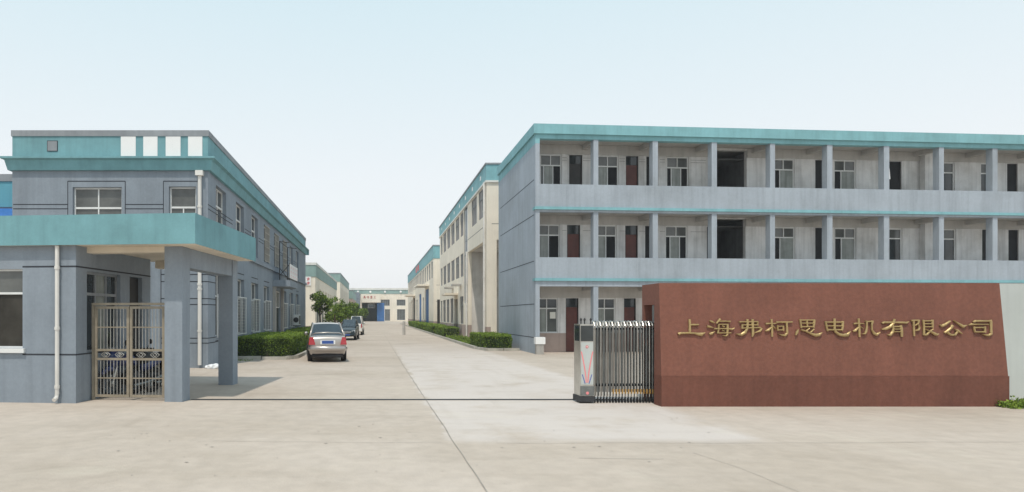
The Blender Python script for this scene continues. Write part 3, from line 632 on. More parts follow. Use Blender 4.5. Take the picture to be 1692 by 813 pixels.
# ------------------------------------------------------------------ workshop buildings
def workshop(name, label, x, y0, y1, h, side_, wallm, bandm, band, capm, caph, depth=14.0, wins=(), front=(), plinth=.0, plinth_m='pink', trim=None, holes_extra=(), lines=None):
    """road-side wall at x, running y0..y1; side_=+1 stands right of the road (faces -x)"""
    t = thing(name, label, 'building', (x+side_*depth/2, (y0+y1)/2, 0))
    if side_ > 0: fsd = F(x, y1, -90); um = lambda y: y1-y
    else: fsd = F(x, y0, 90); um = lambda y: y-y0
    xa, xb = (x, x+depth) if side_ > 0 else (x-depth, x)
    ffr = F(xa, y0, 0); L = y1-y0; top = h-band-caph
    holes = []
    for (c, wd, z0, z1) in wins: a, b = sorted((um(c-wd/2), um(c+wd/2))); holes.append((a, b, z0, z1))
    hx = []
    for (a, b, z0, z1) in holes_extra: a, b = sorted((um(a), um(b))); hx.append((a, b, z0, z1))
    wl = MB()
    if plinth: fsd.wall(wl, 0 , L-.002 if side_ > 0 else L, 0, plinth, [q for q in hx if q[2] < plinth], .25, plinth_m, n=.006)
    fsd.wall(wl, 0, L, plinth, top, holes+hx, .25, wallm)
    fhol = [f for f in front]
    e0, e1 = (.25, depth) if side_ > 0 else (0, depth-.25)
    ffr.wall(wl, e0, e1, 0, top, fhol, .25, wallm, n=0)
    if plinth: ffr.box(wl, e0, e1, .002, .008, 0, plinth, plinth_m) if not fhol else None
    far = [(xa, y1), (xb, y1)]
    ox = xb if side_ > 0 else xa
    wl.poly([(ox, y0, 0), (ox, y1, 0), (ox, y1, top), (ox, y0, top)], wallm); wl.poly([(xa, y1, 0), (xb, y1, 0), (xb, y1, top), (xa, y1, top)], wallm)
    for (F_, a_, b_, z_) in (lines or ()): (fsd if F_ == 's' else ffr).line(wl, um(a_) if F_ == 's' else a_, um(b_) if F_ == 's' else b_, z_, .03)
    wl.build('wall', t)
    q = MB(); q.box(xa-.05, xb+.05, y0-.05, y1+.05, top+.002, h-caph, bandm); q.build('parapet', t)
    q = MB(); q.box(xa-.10, xb+.10, y0-.10, y1+.10, h-caph+.002, h, capm); q.build('coping', t)
    if trim:
        q = MB(); q.box(xa-.09, xb+.09, y0-.09, y1+.09, top-.12, top, trim); q.build('trim', t)
    return t, fsd, um, ffr, holes, hx
R2W = [(41.9, 2.5, 7.8, 9.62), (45.1, 2.4, 7.8, 9.62)] + [(c, wd, a, b) for c, wd in ((51.5, 1.8), (54.3, 2.4), (57.5, 2.5), (60.8, 2.5), (64.2, 2.6), (67.2, 1.6)) for a, b in ((7.8, 9.62), (4.68, 6.45))] + \
      [(c, wd, 1.04, 3.17) for c, wd in ((51.6, 2.0), (58.3, 2.3), (61.4, 2.4), (64.6, 2.5), (67.3, 1.5))]
porch = (40.55, 48.0, 0, 6.25); strip = (47.9, 50.3, 2.6, 9.7)
t, fsd, um, ffr, hl, hx = workshop('workshop_building', 'tall cream factory block with two storey corner recess beside the dormitory', 6.7, 40, 69, 10.85, 1, 'cream', 'teal2', .95, 'cap', .10,
    wins=R2W, lines=[('f', .3, 6, 7.2), ('s', 50, 40.6, 7.15)], plinth=1.0, trim='capw', holes_extra=[porch, (47.99+.3, 50.3, 2.6, 9.7), (54.0, 56.4, 0, 3.05)], front=[(.6, 6, 0, 6.25)])
for h in hl: fsd.window(t, h[0], h[1], h[2], h[3], h[2]+(h[3]-h[2])*.68, 2, 2, fm='cap', pm='glassw', dep=.04, fw=.05)
fsd.window(t, hx[1][0], hx[1][1], 2.6, 9.7, 6.2, 2, 2, fm='cap', pm='glassb', dep=.04, fw=.05, name='glass_strip')
q = MB(); fsd.box(q, hx[2][0], hx[2][1], -.2, -.14, 0, 3.05, 'glassg'); q.build('entrance_door', t)
q = MB(); fsd.box(q, hx[2][0]-.2, hx[2][1]+.3, .008, 1.1, 3.35, 3.5, 'soffit'); q.build('door_canopy', t)
for c in (52.2, 57.5):
    q = MB(); fsd.box(q, um(c+.5), um(c-.5), .002, .7, 4.0, 4.14, 'concrete'); q.build('window_hood', t)
q = MB(); q.box(6.95, 11.5, 48.05, 48.2, 0, 6.25, 'plaster'); q.box(9.6, 9.8, 40.3, 48.04, 0, 6.25, 'plaster'); q.box(6.96, 11.5, 40.26, 48.04, 6.252, 6.4, 'plaster'); q.build('recess_walls', t)
pipe(t, fsd, um(40.35), .1, 9.75, .07, .1, (2, 4, 6, 8)); pipe(t, fsd, um(48.1), .1, 6.3, .06, .1, (2, 4))
for c in (42, 45.5, 49, 52.5, 56, 59.5, 63, 66.5): q = MB(); fsd.box(q, um(c)-.16, um(c)+.16, .052, .07, 10.2, 10.45, 'panel'); q.build('drain_outlet', t)

R3W = [(y, 1.9, 6.1, 8.1) for y in [79.3+3.35*k for k in range(17)]] + [(y, 1.8, 1.1, 4.2) for y in (93.5, 107, 110.2, 126, 130)]
D3 = [(84, 89.6, 0, 5.1), (97.7, 102.8, 0, 4.9), (113, 118.5, 0, 4.7), (121, 124, 0, 4.5)]
t, fsd, um, ffr, hl, hx = workshop('workshop_building', 'long cream factory shed with blue steel doors beyond the corner recess block', 6.75, 77, 137, 9.85, 1, 'cream', 'teal2', 1.45, 'cap', .12,
    wins=R3W, lines=[('f', .3, 8, 5.2), ('f', .3, 8, 3.3)], plinth=1.0, holes_extra=D3)
for h in hl: fsd.window(t, h[0], h[1], h[2], h[3], h[2]+(h[3]-h[2])*.65, 2, 2, fm='cap', pm='glassw', dep=.04, fw=.05)
for i, h in enumerate(hx):
    q = MB(); fsd.box(q, h[0], h[1], -.18, -.1, 0, h[3], 'blued' if i < 2 else 'doord')
    for k in range(1, 4): u = h[0]+(h[1]-h[0])*k/4; fsd.box(q, u-.04, u+.04, -.099, -.07, 0, h[3], 'blued' if i < 2 else 'doord')
    q.build('steel_door', t, label='blue steel door' if i < 2 else 'dark open steel door')
    if i in (0, 2):
        q = MB(); fsd.box(q, h[0]-.5, h[1]+.6, .008, 1.5, h[3]+.3, h[3]+.5, 'cream'); q.build('door_canopy', t)
for y in (103.5, 108): q = MB(); fsd.box(q, um(y+1.4), um(y-1.4), .06, .09, 8.6, 9.5, 'redp'); q.build('red_sign', t)
q = MB(); q.box(7.1, 8.3, 76.2, 76.3, 0, 3.5, 'doord')
for k in range(7): q.box(7.12+k*.19, 7.15+k*.19, 76.15, 76.199, .05, 3.45, 'black')
tag(q.build('yard_gate'), 'black sheet metal gate closing the gap between the two cream factory blocks', 'gate')

L2W = [(65+4.0*k, 1.7, 3.3, 4.2) for k in range(7)] + [(75+4*k, 1.7, 1.0, 2.6) for k in range(4)]
t, fsd, um, ffr, hl, hx = workshop('workshop_building', 'low cream workshop with white coping just beyond the grey blue office block', -5.4, 60, 93, 6.45, -1, 'cream', 'tealfar', 1.05, 'capw', .22,
    wins=L2W, plinth=.75, holes_extra=[(61.5, 64, 0, 3.6), (67.5, 70, 0, 3.2)], depth=16)
for h in hl: fsd.window(t, h[0], h[1], h[2], h[3], None, 2, 2, fm='capw', pm='glass', dep=.12, fw=.07)
for h in hx:
    q = MB(); fsd.box(q, h[0], h[1], -.18, -.1, 0, h[3], 'glassg'); 
    for k in range(1, 3): u = h[0]+(h[1]-h[0])*k/3; fsd.box(q, u-.05, u+.05, -.099, -.07, 0, h[3], 'cap')
    q.build('workshop_door', t)
q = MB(); q.box(-5.49, -5.3-.0, 59.85, 59.99, 0, .01, 'cap')
sg = thing('wall_sign', 'square white sign with red characters on the front of the low cream workshop', 'sign', (-6.1, 59.95, 4.3))
q = MB(); q.box(-6.75, -5.78, 59.93, 59.985, 4.38, 5.18, 'panel'); q.build('board', sg)
q = MB()
for cx in (-6.45, -6.02):
    for zc in (4.97, 4.60):
        q.box(cx-.14, cx+.14, 59.915, 59.925, zc+.05, zc+.085, 'redp'); q.box(cx-.10, cx+.12, 59.915, 59.925, zc-.05, zc-.02, 'redp'); q.box(cx-.02, cx+.015, 59.908, 59.914, zc-.14, zc+.14, 'redp'); q.hexa([(cx-.13, 59.9, zc-.13), (cx-.09, 59.9, zc-.13), (cx-.09, 59.907, zc-.13), (cx-.13, 59.907, zc-.13), (cx-.03, 59.9, zc+.02), (cx+.01, 59.9, zc+.02), (cx+.01, 59.907, zc+.02), (cx-.03, 59.907, zc+.02)], 'redp')
q.build('lettering', sg)
L3W = [(106+4.2*k, 1.6, 3.0, 6.0) for k in range(7)]
t, fsd, um, ffr, hl, hx = workshop('workshop_building', 'taller cream workshop with narrow tall windows behind the low white coped one', -5.4, 102, 136, 8.2, -1, 'cream', 'tealfar', 1.2, 'cap', .15, wins=L3W, plinth=.8, depth=14)
for h in hl: fsd.window(t, h[0], h[1], h[2], h[3], None, 2, 2, fm='capw', pm='glass', dep=.12, fw=.08)
L4W = [(141+4.5*k, 1.8, 2.5, 4.6) for k in range(5)]
t, fsd, um, ffr, hl, hx = workshop('workshop_building', 'small pinkish workshop far down the left side of the road', -4.7, 138, 163, 6.9, -1, 'pink', 'tealfar', 1.6, 'cap', .12, wins=L4W, depth=12)
for h in hl: fsd.window(t, h[0], h[1], h[2], h[3], None, 2, 2, fm='capw', pm='glass', dep=.12, fw=.08)
L5W = [(167+4.2*k, 1.6, 2.5, 5.0) for k in range(4)]
t, fsd, um, ffr, hl, hx = workshop('workshop_building', 'narrow grey workshop in the far left corner next to the end hall', -4.1, 164.5, 183, 7.4, -1, 'blue', 'blue', 1.4, 'cap', .12, wins=L5W, depth=9)
for h in hl: fsd.window(t, h[0], h[1], h[2], h[3], None, 2, 2, fm='capw', pm='glass', dep=.12, fw=.08)

# end building closing the road
EB = 185.0
eb = thing('workshop_building', 'wide cream factory hall with blue sliding door closing the far road end', 'building', (5, EB+5, 0))
fe = F(-16, EB, 0)
def eu(px): return (px-620)/1100*EB+16
def ez(py): return 1.7-(py-521)*EB/1100
wl = MB(); eh = [(eu(598), eu(623), 0, ez(500.5))] + [(eu(a), eu(b), ez(d), ez(c)) for a, b, c, d in ((629, 644, 495, 505.3), (655.5, 670, 495, 505), (636, 644.5, 511, 530), (656, 669.5, 511, 529), (681, 696, 495, 505), (681, 696, 511, 529))]
fe.wall(wl, 0, 42, 0, ez(485.6), eh, .3, 'cream'); wl.poly([(-16, EB+12, 0), (26, EB+12, 0), (26, EB+12, 8), (-16, EB+12, 8)], 'cream')
wl.poly([(-16, EB, 0), (-16, EB+12, 0), (-16, EB+12, 8), (-16, EB, 8)], 'cream'); wl.poly([(26, EB, 0), (26, EB+12, 0), (26, EB+12, 8), (26, EB, 8)], 'cream'); wl.build('wall', eb)
q = MB(); fe.box(q, -.1, 42.1, -12, .1, ez(485.5), ez(479.3), 'tealfar'); q.build('parapet', eb)
q = MB(); fe.box(q, -.2, 42.2, -12.1, .25, ez(479.2), ez(476), 'capw'); q.build('coping', eb)
for h in eh[1:]: fe.window(eb, *h, None, 3, 4, fm='cap', pm='glassg', dep=.15, fw=.12)
q = MB(); fe.box(q, eu(597), eu(629), .02, 1.6, ez(500), ez(486.6), 'cream'); en = q.build('entrance_fascia', eb)
q = MB()
def glyph(mb, Fx, uc, zc, h, n, strokes, m):
    for i, (x0, y0, x1, y1) in enumerate(strokes):
        a = Vector(((x0-.5)*h, (y0-.5)*h)); b = Vector(((x1-.5)*h, (y1-.5)*h)); d = (b-a).normalized(); s = Vector((-d.y, d.x))*h*.05
        P = [a-s, b-s, b+s, a+s]; n1 = n+.01*h+.002*i
        mb.hexa([Fx.p(uc+p.x, n, zc+p.y) for p in P]+[Fx.p(uc+p.x, n1, zc+p.y) for p in P], m)
GL = [[(.1, .95, .9, .95), (.2, .8, .8, .8), (.5, 1, .5, .65), (.25, .65, .75, .65), (.25, .5, .75, .5), (.25, .5, .25, .65), (.75, .5, .75, .65), (.1, .4, .9, .4), (.15, .3, .45, .3), (.4, .3, .3, 0), (.15, .3, .15, 0), (.6, .3, .9, .3), (.6, .3, .6, .05), (.6, .05, .9, .05), (.9, .05, .9, .3)],
      [(.05, .9, .4, .9), (.4, .9, .4, .7), (.05, .7, .4, .7), (.05, .7, .05, .45), (.05, .45, .4, .45), (.4, .45, .35, .0), (.5, .8, .95, .6), (.5, .85, .5, .3), (.5, .3, .95, .3), (.72, 1, .72, .4), (.55, .1, .95, .1), (.95, .6, .95, .45)],
      [(.3, .95, .75, 1), (.1, .82, .9, .82), (.5, .95, .5, .02), (.2, .7, .8, .7), (.2, .55, .8, .55), (.2, .4, .8, .4), (.2, .7, .2, .4), (.8, .7, .8, .4), (.2, .22, .8, .22), (.05, .03, .95, .03)],
      [(.15, .9, .85, .9), (.5, .9, .5, .1), (.05, .1, .95, .1), (.25, .5, .75, .5)]]
for k, s_ in enumerate(GL): glyph(q, fe, eu(602.5+k*5.6), ez(491.3), .70, 1.605, s_, 'redd')
q.build('lettering', en)
q = MB(); fe.box(q, eu(623), eu(635), .05, .25, .05, ez(500.6), 'blued')
for z in (1.8, 2.7): fe.box(q, eu(623), eu(635), .251, .29, z, z+.1, 'blued')
for k in range(1, 6): u = eu(623)+(eu(635)-eu(623))*k/6; fe.box(q, u-.03, u+.03, .251, .28, .05, ez(501), 'blued')
q.build('sliding_door', eb)
q = MB(); fe.box(q, eu(607.5), eu(620), -3.2, -3, ez(509), ez(501), 'white'); fe.box(q, eu(609), eu(618.5), -2.99, -2.95, ez(508), ez(504), 'glassb'); q.build('inner_window', eb); q = MB(); fe.box(q, eu(598), eu(623), -6.2, -6, 0, ez(501), 'green'); q.build('inner_partition', eb)
for px in (591.5, 612, 636, 662):
    q = MB(); q.lathe(fe.p(eu(px), .1, ez(482.3)), (0, -1, 0), [(0, .32), (.25, .30), (.3, .2)], 'panel', 12); q.build('round_light', eb)  # round white lights on the parapet band

# ------------------------------------------------------------------ sign wall with lettering, pale wall
sg = thing('sign_wall', 'red brown company sign wall with gold Chinese lettering beside the folding gate', 'sign wall', (8.6, 12.8, 0))
YW, X0, X1, ZT, ZP = 12.4, 5.33, 11.79, 2.305, .57
BT, LR = .10, .07       # lean of the upper face and of the right edge
wy = lambda z: YW + (BT*max(0, z-ZP)/(ZT-ZP))
q = MB(); T = .22
q.hexa([(X0, YW, ZP), (X1, YW, ZP), (X1, YW+T+.1, ZP), (X0, YW+T+.1, ZP), (X0, YW+BT, ZT), (X1-LR, YW+BT, ZT), (X1-LR, YW+T+.1, ZT), (X0, YW+T+.1, ZT)], 'wallred')
q.build('wall_face', sg)
q = MB(); q.box(X0-.002, X1+.012, YW-.012, YW+T+.1, 0, ZP-.002, 'wallred_shade'); q.build('plinth', sg)
fl = F(X0, 13.3, -90)   # left return, faces -x; slot for the folding gate
q = MB(); fl.wall(q, 0, 13.3-(YW+T+.102), 0, ZT-.003, [(.1, .62, 0, 1.9)], .16, 'wallred', n=-.002); q.build('return_wall', sg)
q = MB(); q.box(X0+.16, X1-LR, 13.2, 13.33, 0, ZT-.01, 'pale'); q.build('back_wall', sg)
q = MB(); q.box(X1-.3, X1-.12, YW+T+.12, 13.19, 0, ZT-.2, 'wallred'); q.build('right_return', sg)
CH = {
'shang': (1110, [[(465,150,60),(468,300,55),(460,515,65)], [(470,300,50),(600,296,50),(695,295,45)], [(155,545,75),(215,518,60),(400,515,50),(580,520,50),(700,545,80),(760,550,95),(860,500,8)]]),
'hai': (1110, [[(985,195,30),(1050,215,58),(1110,248,28)], [(920,335,60),(1000,355,60),(1080,380,14)], [(970,545,60),(1040,525,70),(1112,468,14)], [(1160,262,40),(1210,210,50),(1270,145,58)], [(1225,205,36),(1400,205,36),(1530,212,46)],
   [(1225,280,42),(1215,400,45),(1192,525,50)], [(1220,288,34),(1470,288,34)], [(1455,278,58),(1450,400,60),(1435,560,56),(1395,590,42),(1310,580,16)], [(1090,405,50),(1190,400,34),(1450,400,34),(1570,415,55),(1628,378,18)], [(1200,515,32),(1420,512,32),(1532,512,30)], [(1300,320,34),(1362,352,40)], [(1300,440,34),(1370,468,22)]]),
'fu': (1205, [[(248,228,50),(300,222,36),(745,218,36)], [(735,200,34),(730,318,44)], [(320,302,36),(745,302,36)], [(332,280,46),(322,400,54)], [(330,386,36),(600,378,38),(790,372,44)], [(770,370,44),(825,405,66),(790,460,60),(640,506,14)], [(465,148,60),(465,300,60),(450,400,62),(390,500,76),(290,560,76),(148,540,14)], [(600,148,66),(600,400,60),(602,530,70),(575,615,26)]]),
'ke': (1205, [[(945,275,50),(1020,264,46),(1160,270,36),(1235,248,22)], [(1103,148,48),(1110,400,56),(1105,612,48)], [(1085,370,40),(1010,440,66),(925,462,26)], [(1125,325,40),(1205,405,22)], [(1220,238,62),(1280,230,46),(1560,230,46),(1645,226,46)], [(1495,235,50),(1500,400,56),(1500,520,62),(1440,580,62),(1350,570,40),(1255,530,8)], [(1250,308,36),(1255,450,44)], [(1245,340,36),(1410,336,36)], [(1400,322,46),(1395,460,44)], [(1260,436,40),(1405,432,36)]]),
'si': (1305, [[(262,150,50),(275,260,50),(287,382,44)], [(270,178,38),(645,174,38)], [(632,165,72),(625,260,62),(603,382,54)], [(435,182,46),(445,360,46)], [(285,255,32),(610,255,32)], [(285,350,38),(610,350,38)], [(195,418,22),(165,500,70),(122,570,26)], [(270,432,46),(370,455,40),(520,530,50),(650,572,80),(740,560,80),(818,498,12)], [(485,388,24),(425,440,46),(400,462,26)], [(608,412,40),(505,500,36)]]),
'dian': (1305, [[(930,202,46),(950,330,52),(972,465,40)], [(935,230,42),(1380,230,42)], [(1382,198,70),(1375,330,66),(1352,458,44)], [(950,328,38),(1370,328,38)], [(965,430,52),(1060,430,44),(1365,430,44)], [(1165,132,56),(1155,400,62),(1180,480,66),(1270,550,70),(1380,576,76),(1490,560,92),(1564,468,10)]]),
'ji': (1400, [[(148,275,46),(220,262,46),(425,270,26)], [(285,130,50),(295,400,60),(290,618,44)], [(265,365,35),(190,450,66),(125,472,44)], [(305,335,30),(398,402,26)], [(455,200,36),(500,214,40),(640,210,40)], [(495,208,46),(490,350,46),(470,470,56),(430,536,50),(350,536,10)], [(645,186,60),(642,222,66),(620,300,42),(620,430,42),(670,520,66),(745,556,76),(828,488,10)]]),
'you': (1400, [[(900,260,50),(960,235,56),(1200,235,48),(1450,240,56),(1540,248,60),(1602,212,10)], [(1235,148,56),(1200,260,66),(1110,350,72),(1000,402,76),(875,422,22)], [(1180,310,50),(1190,400,52),(1170,490,72),(1100,570,62),(1025,560,22)], [(1185,345,42),(1400,345,46)], [(1385,306,60),(1400,400,72),(1405,520,72),(1400,615,54)], [(1205,412,32),(1375,412,32)], [(1200,480,32),(1375,480,32)]]),
'xian': (1495, [[(150,192,46),(210,185,46),(365,180,42)], [(215,183,50),(215,595,44)], [(355,178,56),(335,260,46),(240,318,28)], [(328,286,36),(362,370,52),(330,435,52),(235,452,30)], [(468,166,50),(480,330,50),(470,570,56)], [(462,200,38),(710,194,38)], [(706,162,62),(705,270,62),(704,380,44)], [(485,272,34),(695,272,34)], [(485,352,34),(695,352,34)], [(465,568,60),(540,555,56),(620,470,42),(704,408,28)], [(510,418,24),(620,465,42),(760,540,76),(800,560,60),(848,530,12)]]),
'gong': (1495, [[(1180,200,40),(1060,285,66),(960,330,72),(896,300,26)], [(1265,182,18),(1400,270,52),(1520,345,82),(1614,303,8)], [(1240,316,82),(1190,390,66),(1100,460,66),(1012,512,54)], [(1080,492,60),(1180,565,56),(1290,565,56),(1340,500,52),(1352,470,40)], [(1280,408,18),(1360,450,66),(1468,534,26)]]),
'gs': (1555, [[(825,228,40),(890,200,60),(1280,200,46)], [(1290,166,60),(1296,230,72),(1290,400,56),(1285,540,66),(1220,575,66),(1140,570,46),(1040,545,8)], [(694,312,10),(780,285,60),(850,287,40),(1225,287,30)], [(838,342,46),(845,420,46),(862,495,46)], [(840,372,42),(1135,370,42)], [(1125,340,52),(1120,508,50)], [(855,486,42),(1130,486,42)]]),
}
def char_mesh(x0, strokes):
    mb = MB(); k = YW+.05; sc = 15.96
    for si_, st in enumerate(strokes):
        P = []     # densify
        for a, b in zip(st, st[1:]):
            n = max(2, int(math.dist(a[:2], b[:2])/35))
            P += [tuple(a[i]+(b[i]-a[i])*q/n for i in range(3)) for q in range(n)]
        P.append(st[-1])
        e = .004+.0011*si_; R = []
        for i, p in enumerate(P):
            a, b = P[max(0, i-1)], P[min(len(P)-1, i+1)]; d = Vector((b[0]-a[0], b[1]-a[1])).normalized(); nn = Vector((-d.y, d.x))
            row = []
            for off, dep in ((-.5, .004), (-.5, .022), (-.26, .034), (0, .038), (.26, .034), (.5, .022), (.5, .004)):
                x = p[0]+nn.x*p[2]*off; y = p[1]+nn.y*p[2]*off
                X = (x0+x/sc-620)/1100*k; Z = 1.7-(518+y/sc-521)/1100*k
                row.append((X, wy(Z)-dep-e, Z))
            R.append(row)
        i0 = len(mb.v); kk = mb.mi('gold')
        for row in R: mb.v += row
        for i in range(len(R)-1):
            for c in range(6): a = i0+i*7+c; mb.f.append((a, a+1, a+8, a+7)); mb.m.append(kk)
        mb.f.append(tuple(i0+c for c in range(7))); mb.m.append(kk); mb.f.append(tuple(i0+(len(R)-1)*7+c for c in reversed(range(7)))); mb.m.append(kk)
    return mb
for k_, (x0, st) in CH.items(): char_mesh(x0, st).build('gold_character', sg)
q = MB(); q.box(11.98, 24, 13.4, 13.62, 0, 2.34, 'pale'); tag(q.build('boundary_wall'), 'pale grey green plastered boundary wall at the right edge behind the sign wall', 'wall')

# ------------------------------------------------------------------ folding gate
fgt = thing('folding_gate', 'stainless steel folding gate drawn back against the red brown sign wall', 'gate', (4.7, 13.0, 0))
hd = MB(); hx0, hx1, hy0, hy1 = 3.96, 4.22, 12.86, 13.26
hd.box(hx0, hx1, hy0, hy1, .14, 1.53, 'steel'); head = hd.build('drive_head', fgt)
q = MB(); q.box(hx0-.02, hx1+.01, hy0-.02, hy1+.01, 0.03, .138, 'iron'); q.build('base', head)
q = MB(); q.box(hx0+.01, hx1-.01, hy0-.006, hy0-.001, 1.20, 1.50, 'glass'); q.box(hx0-.006, hx0-.001, hy0+.06, hy1-.06, 1.20, 1.50, 'glass'); q.build('display_window', head)
q = MB(); q.box(hx0+.015, hx1-.01, hy0-.006, hy0-.001, .36, 1.18, 'pale'); q.build('front_panel', head)
q = MB(); q.box(hx0+.005, hx1-.005, hy0-.03, hy0-.001, .15, .33, 'steeld'); q.lathe((hx0+.13, hy0-.031, .20), (0, -1, 0), [(0, .03), (.004, .028)], 'pinkp', 12); q.build('motor_cover', head)
q = MB(); cx_ = (hx0+hx1)/2
for sg_ in (-1, 1):
    pts = [(cx_+sg_*(.015+.095*((i/8)**1.4)), .40+.60*i/8) for i in range(9)]
    for (a, b), (c, d) in zip(pts, pts[1:]):
        wd = .012
        q.poly([(a-wd, hy0-.0085-.0005*sg_, b), (a+wd, hy0-.0085-.0005*sg_, b), (c+wd, hy0-.0085-.0005*sg_, d), (c-wd, hy0-.0085-.0005*sg_, d)], 'pinkp')
    q.poly([(cx_+sg_*.03, hy0-.010, .38), (cx_+sg_*.045, hy0-.010, .38), (cx_+sg_*.10, hy0-.010, .56), (cx_+sg_*.085, hy0-.010, .56)], 'bluep')
q.build('painted_curves', head); q = MB(); q.lathe((cx_, hy0-.007, 1.09), (0, -1, 0), [(0, .027), (.003, .026)], 'redp', 14); q.lathe((cx_, hy0-.0105, 1.09), (0, -1, 0), [(0, .013), (.002, .012)], 'panel', 12); q.build('painted_emblem', head)
for x in (hx0+.03, hx0+.10, hx1-.04):
    q = MB(); q.tube([(x, hy0+.05, 1.53), (x, hy0+.05, 1.60)], [.012, .012], 'iron', 6); q.lathe((x, hy0+.05, 1.62), (0, 0, 1), [(-.03, .016), (0, .024), (.03, .008)], 'iron', 8); q.build('warning_lamp', head)
NS = 22; gx0, gx1 = 4.26, 5.50
for i in range(NS):
    x = gx0+(gx1-gx0)*i/(NS-1); s = MB(); z0 = .10
    yf, yb = 12.92, 13.22
    s.tube([(x, yf, z0), (x, yf, 1.50), (x, yf+.05, 1.565), (x, yf+.15, 1.585), (x, yb-.05, 1.565), (x, yb, 1.50), (x, yb, z0)], .0135, 'steel' if i % 2 == 0 else 'steeld', 8)
    s.box(x-.012, x+.012, yf+.015, yb-.015, .32, .35, 'iron'); s.box(x-.012, x+.012, yf+.015, yb-.015, 1.42, 1.45, 'iron')
    o = s.build('gate_section', fgt)
    if i < NS-1:
        d = (gx1-gx0)/(NS-1); q = MB()
        q.box(x+d*.30, x+d*.70, yf+.10, yf+.13, .2, 1.42, 'steeld')
        q.hexa([(x+.013, yf-.004, 1.47), (x+.028, yf-.004, 1.47), (x+.028, yf+.004, 1.47), (x+.013, yf+.004, 1.47), (x+d-.03, yf-.004, 1.56), (x+d-.014, yf-.004, 1.56), (x+d-.014, yf+.004, 1.56), (x+d-.03, yf+.004, 1.56)], 'steel')
        q.build('link', o)
    if 5 < i < 20:
        q = MB(); q.box(x-.016, x+.016, yf-.02, yf-.0145, .18, .27, 'yellow'); q.build('reflector', o)
    q = MB(); q.lathe((x-.012, yf, .05), (1, 0, 0), [(0, .045), (.02, .045)], 'rubber', 10); q.box(x-.01, x+.01, yf-.02, yf+.02, .05, .12, 'iron'); q.build('castor', o)

